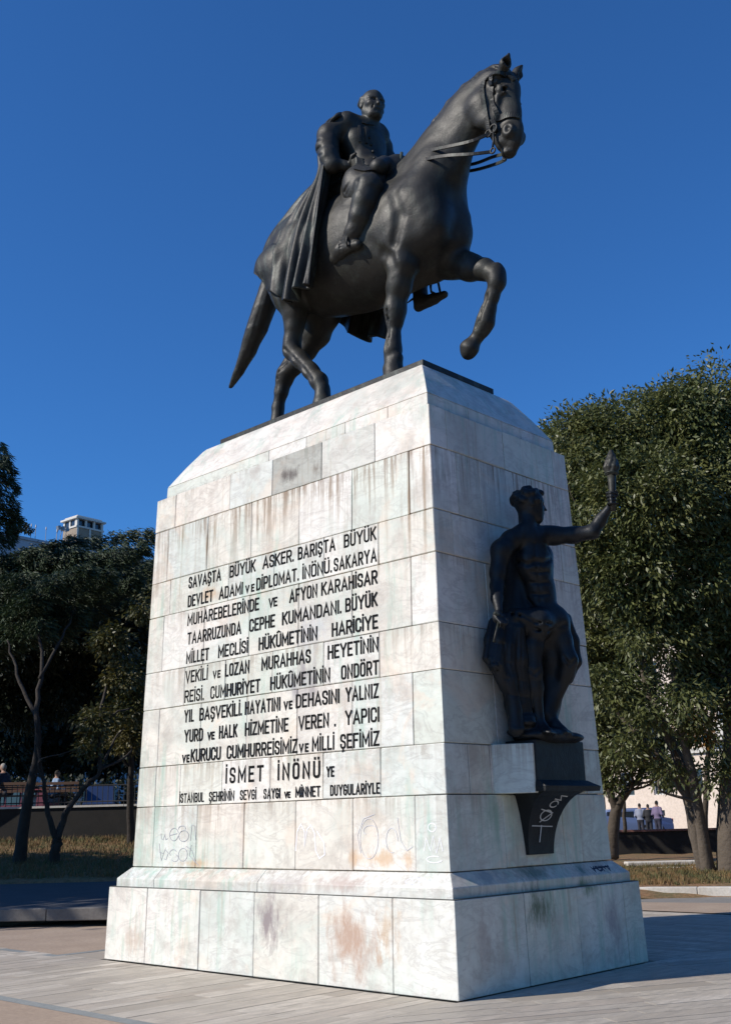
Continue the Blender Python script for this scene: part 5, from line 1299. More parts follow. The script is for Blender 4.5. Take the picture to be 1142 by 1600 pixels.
tree('evergreen_tree', 'evergreen tree with a thick upright trunk cut by the right edge of the photo', (-5.606,16.927,-0.207),
     [([(-5.591,16.953,-0.236), (-5.358,16.631,1.144), (-4.944,16.347,2.865), (-4.499,16.035,4.729)], [.42, .34, .27, .18]), ([(-6.039,17.309,0.692), (-5.749,17.178,1.726), (-5.459,17.046,2.76), (-5.261,16.708,4.096)], [.07, .06, .055, .04])],
     [(-4.306,16.237,5.779,0.937), (-5.117,16.317,5.433,0.739), (-3.887,16.566,7.779,1.232), (-4.517,15.937,4.206,0.592), (-3.456,17.415,10.312,1.28), (-5.553,16.19,4.702,0.524)], 620, 60, M_leaf, M_bark_pale, .16, .060, .42, .45, group='trees beyond the plaza')
tree('evergreen_tree', 'darker evergreen just behind the right side of the monument with a bent low trunk', (-10.697,20.092,0.588),
     [([(-10.762,20.1,0.413), (-10.545,19.958,1.295), (-10.306,19.944,1.909), (-9.953,20.096,2.378), (-9.706,20.244,2.601)], [.20, .17, .15, .11, .07]), ([(-10.397,19.926,1.734), (-10.422,19.656,2.357), (-10.43,19.298,3.247)], [.13, .1, .07]), ([(-10.899,21.138,1.095), (-10.69,20.905,2.189)], [.06, .05])],
     [(-9.33,17.58,6.617,0.924), (-8.828,18.201,6.256,0.889), (-9.469,18.056,5.073,0.818), (-8.849,18.69,4.967,0.782), (-9.764,18.314,3.706,0.711), (-9.29,18.841,3.519,0.604), (-8.679,19.365,3.671,0.604), (-9.826,17.916,8.205,1.102), (-9.775,18.677,2.76,0.427), (-8.05,18.917,2.683,0.378), (-9.009,19.419,2.735,0.284), (-9.138,15.999,11.084,0.889), (-9.558,17.194,10.685,1.102)], 850, 60, M_leaf, M_bark, .155, .058, .42, .45, group='trees beyond the plaza')
tree('yellowing_tree', 'small tree with orange-brown autumn leaves among the right evergreens', (-9.872,23.881,0.27), [([(-9.892,23.899,0.176), (-9.248,23.438,2.899), (-8.513,23.104,5.525)], [.10, .08, .04])],
     [(-7.096,20.285,5.167,0.355), (-7.943,20.159,7.077,0.404), (-9.202,23.035,4.033,0.43), (-8.755,19.654,6.392,0.331)], 60, 40, leaf_mat('autumn_leaf', (.16, .08, .015), (.22, .11, .02), (.28, .17, .03), .6), M_bark, .16, .08, .35, .3, twigs=12)

# cedar at the left: tiers of drooping boughs
def cedar(name, label, trunk, boughs, n_per, parent_cat='tree'):
    b0 = np.array(trunk[0][:3]); root = thing(name, label, parent_cat, tuple(b0)); off = tuple(-b0)
    mb = MB(); limb(mb, trunk, [.42, .30, .18, .05], 9)
    C_, D_ = [], []
    for s, e, wd in boughs:
        s = np.array(s); e = np.array(e); L_ = np.linalg.norm(e - s); mid = (s + e) / 2 + [rng.uniform(-.2, .2), rng.uniform(-.2, .2), L_ * rng.uniform(-.03, .04)]
        pts = catmull([s, mid, e], 14); mb.tube([tuple(p) for p in pts], list(np.linspace(.05, .006, 14)), 5)
        ax = (e - s) / L_; side = np.cross(ax, [0, 0, 1.]); side /= max(np.linalg.norm(side), 1e-6)
        n = int(n_per * L_ * max(.5, wd)); t = nrg.random(n) ** .8; base = np.stack([np.interp(t, np.linspace(0, 1, 14), pts[:, i]) for i in range(3)], 1)
        # sprays: side twigs grouped in bunches
        kb = np.floor(t * L_ * 4) + 1; ph = np.sin(kb * 12.9898) * 43758.5; ph = ph - np.floor(ph); so_ = nrg.uniform(-1, 1, n) * wd * (1.1 - t * .75) * (.35 + .65 * ph)
        dz = -np.abs(so_) * .34 + .16 - nrg.random(n) * (.12 + .48 * ph) + nrg.normal(0, .06, n)
        P = base + side * so_[:, None] + np.array([0, 0, 1.]) * dz[:, None] + ax * (np.abs(so_) * .5)[:, None]
        C_.append(P); D_.append(ax * .7 + side * np.sign(so_)[:, None] * .6 + np.array([0, 0, -.45]))
    obj('trunk', mb.mesh('trunk', M_bark_dark, True), root, off); P = np.concatenate(C_); leaves(P, nrg.uniform(.6, 1.3, len(P)), np.concatenate(D_), 'crown', root, M_cedar, .21, .032, .26, off)
    return root
dC = 33.0
tk = [(-25.906,8.406,0.699), (-24.942,7.508,5.305), (-23.882,6.89,9.434), (-22.816,6.576,12.806)]
bg_ = []
def tkx(py): return -42 + (np.clip(900 - py, 0, 220) / 220) * 36
def bough(py0, tx, ty, dd=0.0, wd=.7): bg_.append((RDf(tkx(py0), py0, dC), RDf(tx, ty, dC + dd), wd))
_fr = np.array([-.6639395, .6955444, .2745949]); _rt = np.array([.7185059, .6951247, -.0234732]); _upv = np.array([.2072043, -.1817132, .9612735]); _c0 = np.array([6.79465, -8.17954, 1.6])
def RDf(px_, py_, d): return tuple(_c0 + (_fr + _rt * (px_ - 571) / 1687.88 - _upv * (py_ - 800) / 1687.88) * d)
for k, (tx, ty) in enumerate([(4, 706), (14, 716), (10, 728), (20, 738), (14, 752), (24, 764), (18, 778), (27, 790), (22, 803), (31, 812), (22, 824), (24, 834), (20, 845)]):
    bough(ty - 12, tx, ty, rng.uniform(-1, 1), .30); bough(ty - 6, -60, ty + 4, rng.uniform(-2, 1), .35)
for py0, tx, ty, dd, wd in [(820, 52, 838, -1, .5), (815, 70, 862, 1, .7), (835, 98, 826, 0, .7), (850, 122, 838, -1.5, .8), (850, 150, 858, 1, .8), (865, 196, 842, -1, .9), (865, 236, 833, 0, .8),
                            (880, 228, 854, -2, .8), (880, 206, 866, 1.5, 1.0), (900, 236, 886, 0, .9), (905, 214, 900, -2, 1.0), (900, 170, 884, -3, 1.1), (915, 190, 915, 2, 1.1), (920, 240, 912, 3, 1.0), (880, 90, 880, -4, 1.0), (900, 60, 905, -4, 1.0), (930, 120, 930, -3, 1.1), (940, 220, 935, 0, 1.0), (850, 40, 872, -3, .9),
                            (870, 140, 872, -4, .9), (940, 70, 950, -4, 1.0), (960, 160, 955, 1, 1.1), (890, 260, 870, 4, .9), (850, -120, 850, -2, 1), (900, -140, 900, 0, 1)]:
    ty = ty + (24 if tx < 125 else 15 if tx < 190 else 3) + rng.uniform(-3, 5); ty = max(ty, 857) if 112 < tx < 203 else ty; bough(max(py0, ty + 24) + rng.uniform(5, 60), tx, ty, dd, wd)
cedar('cedar_tree', 'dark cedar with tiers of drooping boughs at the left edge behind the monument', tk, bg_, 900)

# dark broadleaf trees and small-leaved saplings under the cedar
tree('shade_tree', 'dark leafy tree filling the shade below the cedar boughs', (-19.963,6.627,0.64),
     [([(-19.969,6.633,0.608), (-19.7,6.528,1.524), (-19.32,6.456,2.628), (-18.973,6.414,3.573), (-18.976,6.315,4.545), (-19.094,6.453,5.731), (-19.409,6.45,6.796)], [.19, .15, .12, .09, .07, .05, .03]), ([(-19.01,6.345,4.386), (-19.601,6.091,5.42), (-20.072,5.939,6.486)], [.06, .045, .02]), ([(-19.03,6.364,5.381), (-19.035,6.943,6.452), (-19.461,7.574,7.464)], [.05, .035, .015])],
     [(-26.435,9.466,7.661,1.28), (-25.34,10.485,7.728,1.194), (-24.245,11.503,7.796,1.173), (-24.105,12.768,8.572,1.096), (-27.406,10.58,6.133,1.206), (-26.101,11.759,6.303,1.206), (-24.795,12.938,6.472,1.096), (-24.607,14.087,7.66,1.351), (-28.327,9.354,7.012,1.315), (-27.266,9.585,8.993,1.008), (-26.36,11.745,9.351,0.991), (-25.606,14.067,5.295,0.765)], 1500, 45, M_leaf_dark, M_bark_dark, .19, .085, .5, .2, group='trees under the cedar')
tree('sapling', 'slim forked tree with pale trunk on the grass bank left of the monument', (-19.127,7.148,0.61),
     [([(-19.134,7.154,0.579), (-19.012,7.091,1.034), (-18.902,7.06,1.378)], [.15, .13, .12]),
      ([(-18.933,7.043,1.348), (-18.855,6.786,1.822), (-18.824,6.629,2.294), (-18.753,6.48,2.844), (-18.895,6.324,2.896)], [.09, .07, .06, .045, .03]),
      ([(-18.909,7.066,1.347), (-18.823,7.137,1.737), (-18.627,7.183,2.096), (-18.495,7.348,2.362), (-18.227,7.462,2.72), (-18.067,7.672,2.94), (-17.98,7.595,3.71), (-17.796,7.456,4.506)], [.10, .085, .075, .065, .055, .05, .045, .03]),
      ([(-18.763,6.489,2.797), (-18.695,6.256,3.552), (-18.516,6.056,4.492)], [.045, .035, .02])],
     [(-17.931,7.421,4.27,0.365), (-18.089,8.253,5.423,0.481), (-17.922,8.676,4.752,0.412), (-18.06,7.886,6.42,0.447), (-17.302,8.291,7.227,0.309), (-18.205,7.441,3.556,0.232), (-19.15,9.234,4.013,0.391)], 240, 38, M_leaf_yel, M_bark_dark, .13, .06, .34, .2, group='trees under the cedar', twigs=10)
tree('sapling', 'thin dark tree nearest the left end of the monument, leaves tinged yellow', (-20.615,10.462,1.001), [([(-20.615,10.462,1.001), (-20.343,10.199,2.326), (-19.936,9.891,4.091)], [.12, .1, .06])],
     [(-19.797,9.744,4.797,0.551), (-19.277,9.897,5.669,0.551), (-20.241,9.525,4.278,0.441)], 160, 38, M_leaf_yel, M_bark_dark, .17, .08, .5, .2, group='trees under the cedar', twigs=8)
# belt of trees along the far street, one by one, mostly in shade
for i, (x_, y_, r__, d_) in enumerate([(-30, 1130, 90, 70), (40, 1140, 84, 73), (105, 1145, 80, 76), (165, 1150, 78, 71), (225, 1140, 82, 75), (285, 1120, 84, 73), (10, 1030, 70, 79), (110, 1030, 70, 81), (200, 1020, 66, 79)]):
    b = RDf(x_, 1262, d_); b = (b[0], b[1], 1.9); bl = []
    for k in range(6):
        q = RDf(x_ + rng.uniform(-.5, .5) * r__, y_ + rng.uniform(-.55, .6) * r__, d_ + rng.uniform(-1.5, 1.5)); bl.append((*q, r__ * rng.uniform(.45, .7) * d_ / 1688))
    tree('street_tree', 'dark dense-crowned tree among those in shade behind the left street wall', b, [([b, (b[0], b[1], b[2] + 3.5), tuple(bl[0][:3])], [.22, .18, .08])], bl, 460, 26, M_leaf_dark, M_bark, .42, .22, .9, .15, group='street trees behind the wall', twigs=8)

# ------------------------------------------------------------------ buildings beyond the trees
M_plaster_grey = ground_mat('grey_blue_plaster', (.34, .37, .42), (.40, .43, .48), .4, .9, .1)
M_plaster_cream = ground_mat('cream_plaster', (.70, .58, .47), (.80, .67, .55), .5, .9, .1)
M_plaster_white = simple('white_plaster', (.58, .55, .49), .9, nscale=2, namp=.1)
M_brick_far = simple('brown_brick_cladding', (.28, .22, .16), .9, nscale=2, namp=.3)
M_glass = simple('window_glass', (.03, .04, .05), .08, spec=.8)
M_frame = simple('window_frame_paint', (.5, .5, .48), .6)
M_iron = simple('dark_iron', (.02, .02, .022), .6)
M_metal = simple('grey_metal', (.22, .23, .25), .5, .6)
def wall_frame(a, b):
    a = np.array(a, float); b = np.array(b, float); u = b - a; u[2] = 0; L_ = np.linalg.norm(u); u /= L_; n = np.array([u[1], -u[0], 0])
    return a, u, n, L_
def facade(root, a, b, z0, z1, win, mat, depth=12, sill=True):
    """front wall from a to b seen from the side of n; win = list of (s, z, w, h)"""
    A_, u, n, L_ = wall_frame(a, b); off = -np.array(root.location)
    def W_(s, d, z): q = A_ + u * s + n * d; return (q[0], q[1], z)
    def slab(mb, s0, s1, d0, d1, za, zb): mb.hexa([W_(s0, d1, za), W_(s1, d1, za), W_(s1, d0, za), W_(s0, d0, za), W_(s0, d1, zb), W_(s1, d1, zb), W_(s1, d0, zb), W_(s0, d0, zb)])
    mb = MB(); slab(mb, 0, L_, -depth, -.30, z0, z1)
    rows = sorted(set((round(z, 2), round(h, 2)) for s, z, w, h in win))
    zc = z0
    for z, h in rows:       # solid bands between window rows, piers in between
        slab(mb, 0, L_, -.298, 0, zc, z); ws = sorted((s, w) for s, zz, w, hh in win if abs(zz - z) < .02); s_ = 0
        for s, w in ws: slab(mb, s_, s - w / 2, -.298, 0, z + .001, z + h - .001); s_ = s + w / 2
        slab(mb, s_, L_, -.298, 0, z + .001, z + h - .001); zc = z + h
    slab(mb, 0, L_, -.298, 0, zc, z1)
    obj('wall', mb.mesh('wall', mat), root, tuple(off))
    for s, z, w, h in win:
        mb = MB(); t = .07
        for s0, s1, za, zb in ((s - w / 2, s + w / 2, z, z + t), (s - w / 2, s + w / 2, z + h - t, z + h), (s - w / 2, s - w / 2 + t, z + t, z + h - t), (s + w / 2 - t, s + w / 2, z + t, z + h - t), (s - t / 2, s + t / 2, z + t, z + h - t)):
            slab(mb, s0 + .003, s1 - .003, -.20, -.12, za + .003, zb - .003)
        fr = obj('window', mb.mesh('window', M_frame), root, tuple(off)); mb = MB(); slab(mb, s - w / 2 + .01, s + w / 2 - .01, -.25, -.21, z + .01, z + h - .01); obj('pane', mb.mesh('pane', M_glass), fr)
    return W_, slab
# long grey building behind the cedar
a = (-95.233,26.399,3.818); b = (-99.014,83.902,3.43)
a = (a[0], a[1], 0); b = (b[0], b[1], 0)
lb = thing('long_building', 'long pale grey-blue building with a flat parapet behind the cedar on the left', 'building', a)
A_, u_, n_, L_ = wall_frame(a, b)
ZT = (-90.624,42.258,31.601)[2] - .30
win = [(3 + 4.2 * i, ZT - 4.2 - 3.6 * j, 1.8, 1.9) for i in range(int((L_ - 4) / 4.2)) for j in range(4)]
W_, slab_ = facade(lb, a, b, 0, ZT, win, M_plaster_grey)
mb = MB(); slab_(mb, -.2, L_ + .2, -12.2, .18, ZT + .003, ZT + .30); obj('parapet', mb.mesh('parapet', M_plaster_grey), lb, tuple(-np.array(lb.location)))
def on_roof(px_, ZZ):      # parameter along the building under an image column
    best = min(((abs(( ( (q := A_ + u_ * s - _c0 * [1, 1, 0])[0] * _rt[0] + q[1] * _rt[1] + (ZZ - 1.6) * _rt[2]) / (q[0] * _fr[0] + q[1] * _fr[1] + (ZZ - 1.6) * _fr[2])) * 1687.88 + 571 - px_)), s) for s in np.linspace(0, L_, 2000))
    return best[1]
# roof tower with its windowed lantern
s0, s1 = on_roof(128, ZT + 2), on_roof(169, ZT + 2); sw = (s1 - s0)
tw = thing('roof_tower', 'square brown-clad tower with white windowed top standing on the long grey roof', 'tower', W_((s0 + s1) / 2, -3, ZT)); off = tuple(-np.array(tw.location))
h1 = 3.0
mb = MB(); slab_(mb, s0, s1, -3.6, -1.0, ZT + .31, ZT + h1); obj('shaft', mb.mesh('shaft', M_brick_far), tw, off)
for q in (s0 + .02, (s0 + s1) / 2 - .1, s1 - .25):
    mb = MB(); slab_(mb, q, q + .22, -.995, -.93, ZT + .31, ZT + h1 - .01); obj('pilaster', mb.mesh('pilaster', M_plaster_white), tw, off)
mb = MB(); slab_(mb, s0 - .1, s1 + .1, -3.7, -.9, ZT + h1 + .002, ZT + h1 + .2)
for k in range(4):
    q = s0 + (s1 - s0 - .25) * k / 3; slab_(mb, q, q + .25, -1.15, -.95, ZT + h1 + .202, ZT + h1 + 1.0)
for k in range(3): slab_(mb, s0, s0 + .2, -3.6 + 1.1 * k, -3.35 + 1.1 * k, ZT + h1 + .202, ZT + h1 + 1.0)
obj('lantern', mb.mesh('lantern', M_plaster_white), tw, off)
mb = MB(); slab_(mb, s0 + .1, s1 - .1, -3.5, -1.3, ZT + h1 + .21, ZT + h1 + .99); obj('dark_opening', mb.mesh('dark_opening', M_glass), tw, off)
mb = MB(); slab_(mb, s0 - .25, s1 + .25, -3.85, -.75, ZT + h1 + 1.003, ZT + h1 + 1.2); slab_(mb, s0 + .1, s1 - .1, -3.5, -1.1, ZT + h1 + 1.203, ZT + h1 + 1.45); obj('roof_slab', mb.mesh('roof_slab', M_plaster_white), tw, off)
# posts with wires, floodlights and plants along the roof edge
for i, px_ in enumerate((53, 60, 76, 93, 170, 184, 199, 213, 228)):  # masts right of the tower pale, posts left of it grey metal
    s = on_roof(px_, ZT); q = W_(s, -.6, ZT + .302); pale_mast = px_ > 150
    t = thing('roof_post', (('nearest', 'second', 'third', 'fourth', 'farthest')[i - 4] + ' of five slim pale roof masts counted rightwards from the tower' if pale_mast else ('leftmost', 'second', 'third', 'rightmost')[i] + ' of four thin dark roof posts left of the tower'), 'post', q, group='masts right of the roof tower' if pale_mast else 'rail posts left of the roof tower')
    mb = MB(); hgt = 1.5; mb.tube([(0, 0, 0), (0, 0, hgt)], .035 if not pale_mast else .05, 6); obj('pole', mb.mesh('pole', M_metal if not pale_mast else M_plaster_white), t)
    mb = MB(); mb.tube([(0, 0, hgt), (0, 0, hgt + .3)], [.09, .05], 6); obj('finial', mb.mesh('finial', M_plaster_white if pale_mast else M_metal), t)
for i, px_ in enumerate((97, 103, 110)):
    s = on_roof(px_, ZT); q = W_(s, -1.2, ZT + .302); t = thing('floodlight', ('leftmost', 'middle', 'rightmost')[i] + ' of three dark floodlights on stalks left of the roof tower', 'lamp', q, group='floodlights beside the roof tower')
    mb = MB(); mb.tube([(0, 0, 0), (.1, 0, 1.4), (.25, .1, 1.9)], .04, 6); obj('stalk', mb.mesh('stalk', M_metal), t); mb = MB(); mb.obox((.28, .1, 2.1), (.22, 0, 0), (0, .16, .05), (0, -.05, .22)); obj('lamp_head', mb.mesh('lamp_head', M_metal), t)
q = W_(on_roof(37, ZT), -1, ZT + .3); tree('roof_shrub', 'small shrub growing on the grey roof near the cedar', q, [([q, (q[0], q[1], q[2] + 1.2)], [.05, .03])], [(q[0], q[1], q[2] + 1.4, .8), (q[0] + .8, q[1] + .4, q[2] + 1.0, .6)], 40, 20, M_leaf_dark, M_bark, .3, .15, .3, .2, 'shrub', twigs=4)
q = W_(on_roof(117, ZT), -1, ZT + .3); tree('roof_shrub', 'leafy pot plants beside the roof tower on the grey building', q, [([q, (q[0], q[1], q[2] + 1.0)], [.04, .02])], [(q[0], q[1], q[2] + .9, .6)], 26, 18, M_leaf_dark, M_bark, .3, .12, .3, .2, 'shrub', twigs=4)

# cream building on the right
a = (-36.222,57.333,1.136); b = (-17.228,55.441,0.87); a = (a[0], a[1], .42); b = (b[0], b[1], .42)
cb = thing('cream_building', 'sunlit cream street building seen through the right-hand trees', 'building', a)
A2, u2, n2, L2 = wall_frame(a, b)
win = [(1.6 + 2.6 * i, .85 + .01 * 0 + 1.9, 1.1, 1.5) for i in range(int((L2 - 1) / 2.6))] + [(1.6 + 2.6 * i, 6.2 + 3.4 * j, 1.1, 1.7) for i in range(int((L2 - 1) / 2.6)) for j in range(3)]
W2, slab2 = facade(cb, a, b, .42, 17.5, win, M_plaster_cream)
mb = MB(); slab2(mb, -.2, L2 + .2, .002, .20, 5.2, 5.5); slab2(mb, -.2, L2 + .2, .002, .35, 17.2, 17.6); obj('cornice', mb.mesh('cornice', M_plaster_white), cb, tuple(-np.array(cb.location)))
for i in (1, 4, 8):
    for z in (6.0, 9.4):
        mb = MB(); s = 1.6 + 2.6 * i; slab2(mb, s - 1.2, s + 1.2, .002, .9, z - .15, z); slab2(mb, s - 1.2, s + 1.2, .84, .9, z + .003, z + .9); obj('balcony', mb.mesh('balcony', M_plaster_white), cb, tuple(-np.array(cb.location)))
mb = MB(); slab2(mb, .3, 2.3, .003, .06, .98, 3.6); obj('door', mb.mesh('door', simple('brown_door', (.10, .06, .04), .6)), cb, tuple(-np.array(cb.location)))

# ------------------------------------------------------------------ cars on the street
M_tyre = simple('tyre', (.02, .02, .02), .9)
def car(name, label, loc, rz, L=4.3, Wd=1.75, Hh=1.45, col=(.05, .08, .2), van=False, group=None):
    root = thing(name, label, 'van' if van else 'car', loc, group=group); root.rotation_euler = (0, 0, rz); paint = simple('car_paint', col, .3, .2)
    prof = [(0, .30), (0, .75), (.12, .88), (1.0, .98), (1.55, Hh - .06), (1.9, Hh), (3.2, Hh), (3.75, 1.0), (4.22, .92), (4.3, .6), (4.3, .30)] if not van else [(0, .30), (0, .95), (.6, 1.15), (1.1, Hh - .08), (1.4, Hh), (4.2, Hh), (4.3, Hh - .1), (4.3, .30)]
    prof = [(x_ / 4.3 * L - L / 2, z) for x_, z in prof]; n = len(prof); mb = MB(); V = []
    for y_, k in ((-Wd / 2, .94), (-Wd / 2 + .08, 1.0), (Wd / 2 - .08, 1.0), (Wd / 2, .94)):
        V += [(x_, y_ * (1 - .10 * max(0, (z - .9) / .6)), .3 + (z - .3) * k) for x_, z in prof]
    f = [tuple(range(n))[::-1], tuple(range(3 * n, 4 * n))] + [(r * n + k, r * n + (k + 1) % n, (r + 1) * n + (k + 1) % n, (r + 1) * n + k) for r in range(3) for k in range(n)]
    mb.add(V, f); me = mb.mesh('body', paint, False); bm = bmesh.new(); bm.from_mesh(me); bmesh.ops.recalc_face_normals(bm, faces=bm.faces[:]); bm.to_mesh(me); bm.free(); obj('body', me, root)
    for s in (-1, 1):
        mb = MB(); y_ = s * (Wd / 2 + .004) * .965
        for x0, x1 in (((-.05 * L, .13 * L), (.15 * L, .27 * L)) if not van else ((-.30 * L, -.1 * L), (-.06 * L, .16 * L), (.2 * L, .42 * L))): mb.box((x0 - .1 * L, min(y_ * .93, y_ * .985), .98), (x1 - .1 * L, max(y_ * .93, y_ * .985), Hh - .14))
        obj('side_window', mb.mesh('side_window', M_glass), root)
        for x_ in (-L * .30, L * .30):
            mb = MB(); mb.tube([(x_, s * (Wd / 2 - .16), .32), (x_, s * (Wd / 2 + .02), .32)], .32, 16); wh = obj('wheel', mb.mesh('wheel', M_tyre), root); mb = MB(); mb.tube([(x_, s * (Wd / 2 + .021), .32), (x_, s * (Wd / 2 + .035), .32)], .19, 12); obj('rim', mb.mesh('rim', M_metal), wh)
        mb = MB(); mb.box((L / 2 - .02, s * Wd * .38 - .12, .72), (L / 2 + .02, s * Wd * .38 + .12, .9)); obj('tail_light', mb.mesh('tail_light', simple('red_tail_light', (.5, .02, .02), .3)), root)
    mb = MB(); mb.box((L / 2 - (.42 if not van else .03), -Wd * .36, 1.05), (L / 2 - (.36 if not van else -.01), Wd * .36, Hh - .15)); obj('rear_window', mb.mesh('rear_window', M_glass), root)
    return root
def stand(px_, py_, d, z): q = RDf(px_, py_, d); return (q[0], q[1], z)
yawR = math.atan2(RGT[1], RGT[0])
car('parked_van', 'dark blue van with a red tail light behind the left street wall', stand(158, 1262, 62, 1.9), yawR + 1.75, 4.4, 1.8, 1.95, (.03, .05, .11), True)
car('parked_car', 'dark red car at the left edge behind the street wall and the seated people', stand(36, 1262, 60, 1.9), yawR - .2, 3.6, 1.7, 1.8, (.14, .025, .02), True)
car('parked_car', 'silver-blue car in the shade below the cream building', stand(962, 1290, 56, .42), yawR + .05, 4.3, 1.75, 1.45, (.20, .25, .38))
car('parked_car', 'dark blue car half hidden behind the low trunk on the right', stand(985, 1290, 60, .42), yawR, 4.3, 1.75, 1.5, (.08, .11, .22))

# ------------------------------------------------------------------ people
M_skin = simple('skin', (.32, .19, .13), .6)
def person(label, loc, rz, shirt, trousers, hair, seated=False, group=None, s=1.0, lean=0.0):
    root = thing('person', label, 'person', loc, group=group); root.rotation_euler = (0, 0, rz)
    K_ = Clay((-.45, -.45, -.02), (.75, .45, 1.85), .022); hz = .50 if seated else .92
    for sd in (-1, 1):
        if seated: K_.chain([(0, sd * .10, hz, .09), (.42, sd * .13, hz + .02, .075), (.44, sd * .14, .08, .05), (.56, sd * .15, .04, .045)], .04)
        else: K_.chain([(0, sd * .09, hz, .10), (.02 * sd, sd * .10, .48, .07), (-.02 * sd, sd * .10, .08, .05), (.12 - .02 * sd, sd * .12, .04, .045)], .04)
        sh_ = (.0 + lean * .35, sd * .20, hz + .50); K_.chain([(*sh_, .06), (sh_[0] - .02, sd * .27, hz + .22, .05), (sh_[0] + .18, sd * .20, hz + .10, .04), (sh_[0] + .25, sd * .17, hz + .10, .035)], .04)
    K_.cone((0, 0, hz + .02, .14), (lean * .2, 0, hz + .30, .13), .06, q=1.15); K_.cone((lean * .2, 0, hz + .28, .14), (lean * .35, 0, hz + .50, .12), .06, q=1.4)
    K_.cone((lean * .35, 0, hz + .52, .06), (lean * .4, 0, hz + .64, .05), .04); K_.ell((lean * .42 + .01, 0, hz + .74), (.10, .078, .12), .03); K_.ell((lean * .42 + .11, 0, hz + .73), (.02, .015, .025), .02)
    me = K_.mesh('body', shirt); me.materials.append(trousers); me.materials.append(M_skin); me.materials.append(hair)
    z = np.empty(len(me.vertices) * 3); me.vertices.foreach_get('co', z); z = z.reshape(-1, 3); lv = np.empty(len(me.loops), int); me.loops.foreach_get('vertex_index', lv); fc = z[lv].reshape(-1, 4, 3).mean(1)
    mi = np.zeros(len(fc), int); mi[fc[:, 2] < hz + .03] = 1
    if seated: mi[(fc[:, 2] < hz + .12) & (fc[:, 0] > .14)] = 1
    mi[fc[:, 2] > hz + .57] = 2; mi[(fc[:, 2] > hz + .80) | ((fc[:, 2] > hz + .70) & (fc[:, 0] < lean * .42 - .02))] = 3; mi[(np.abs(fc[:, 1]) > .12) & (fc[:, 2] < hz + .22) & (fc[:, 2] > hz + .02) & (fc[:, 0] > .1 + lean * .3)] = 2
    me.polygons.foreach_set('material_index', mi.astype(np.int32)); obj('body', me, root); root.scale = (s, s, s); return root
c_ = lambda n, r: simple(n, r, .85, nscale=8, namp=.2)
hair_d, hair_g = c_('dark_hair', (.02, .015, .01)), c_('grey_hair', (.30, .29, .27))
face_cam = math.atan2(-FWD[1], -FWD[0])
person('grey-haired seated person in dark blue leaning forward at the left edge', stand(12, 1255, 35.2, 2.18), face_cam - 1.9, c_('navy_coat', (.03, .035, .06)), c_('dark_trousers', (.03, .03, .035)), hair_g, True, s=1.12, lean=.5)
person('seated person in a light blue shirt behind the left street wall', stand(82, 1255, 35.8, 2.18), face_cam + 2.2, c_('light_blue_shirt', (.20, .28, .40)), c_('dark_trousers2', (.04, .03, .03)), hair_d, True, s=.95, lean=.3)
person('person in a pale shirt standing left of the pair by the right street wall', stand(1001, 1290, 53, .42), face_cam + 2.6, c_('pale_shirt', (.24, .26, .32)), c_('dark_trousers3', (.03, .03, .04)), hair_d, group=None, s=.95)
person('person in black, middle of three, by the right street wall', stand(1014, 1290, 52, .42), face_cam + 2.9, c_('black_top', (.02, .02, .022)), c_('dark_trousers4', (.02, .02, .025)), hair_d, s=.92)
person('person in a lilac shirt, rightmost of three by the right street wall', stand(1028, 1290, 51, .42), face_cam + 2.3, c_('lilac_shirt', (.17, .13, .21)), c_('dark_trousers5', (.03, .03, .05)), hair_d, s=1.0)
# benches for the seated pair
def bench(label, loc, rz):
    root = thing('bench', label, 'bench', loc); root.rotation_euler = (0, 0, rz); wd = simple('bench_wood', (.10, .05, .028), .7, nscale=4)
    for i in range(4): mb = MB(); mb.box((-.9, -.22 + .12 * i, .44), (.9, -.13 + .12 * i, .48)); obj('slat', mb.mesh('slat', wd), root)
    for i in range(3): mb = MB(); mb.box((-.9, .27, .56 + .12 * i), (.9, .30, .65 + .12 * i)); obj('slat', mb.mesh('slat', wd), root)
    for s in (-1, 1): mb = MB(); mb.box((s * .8 - .03, -.22, 0), (s * .8 + .03, .26, .43)); mb.box((s * .8 - .03, .22, .43), (s * .8 + .03, .268, .95)); obj('leg', mb.mesh('leg', M_metal), root)
bench('wooden slatted bench beside the grey-haired person on the left street', stand(14, 1255, 35.3, 2.18), yawR + PI)
bench('wooden slatted bench under the person in light blue on the left street', stand(84, 1255, 35.9, 2.18), yawR + PI)
# stone slab and branches on the right verge
mb = MB(); mb.obox((-7.939,17.923,0.371), tuple(RGT * .95), tuple(FWD * .22), (0, 0, .06)); sl = obj('stone_slab', bevmesh(mb, 'stone_slab', M_kerb, .02)); tag(sl, 'flat pale stone slab lying in the shaded grass right of the monument', 'stone')
mb = MB(); mb.obox((-7.133,17.727,0.265), tuple(RGT * .8), tuple(FWD * .2), (0, 0, .05)); sl = obj('stone_slab', bevmesh(mb, 'stone_slab', M_kerb, .02)); tag(sl, 'lower stone slab beside the leaning tree trunk', 'stone')
# rail fence on the left wall
fz = thing('railing', 'thin dark iron railing on the left street wall', 'railing', cp(34.2, -15, 2.25)); off = tuple(-np.array(fz.location)); me = None
a = np.array(cp(34.25, -15.5, 2.255)); b = np.array(cp(34.15, -4.8, 2.255)); n_ = 66
for zz in (.10, .58): mb = MB(); mb.tube([tuple(a + [0, 0, zz]), tuple(b + [0, 0, zz])], .018, 5); obj('rail', mb.mesh('rail', M_iron), fz, off)
mb = MB(); mb.tube([(0, 0, 0), (0, 0, .62)], .012, 5); me = mb.mesh('baluster', M_iron)
for i in range(n_):
    q = a + (b - a) * i / (n_ - 1); o = bpy.data.objects.new('baluster', me); COL.objects.link(o); o.parent = fz; o.location = tuple(q - np.array(fz.location)) 
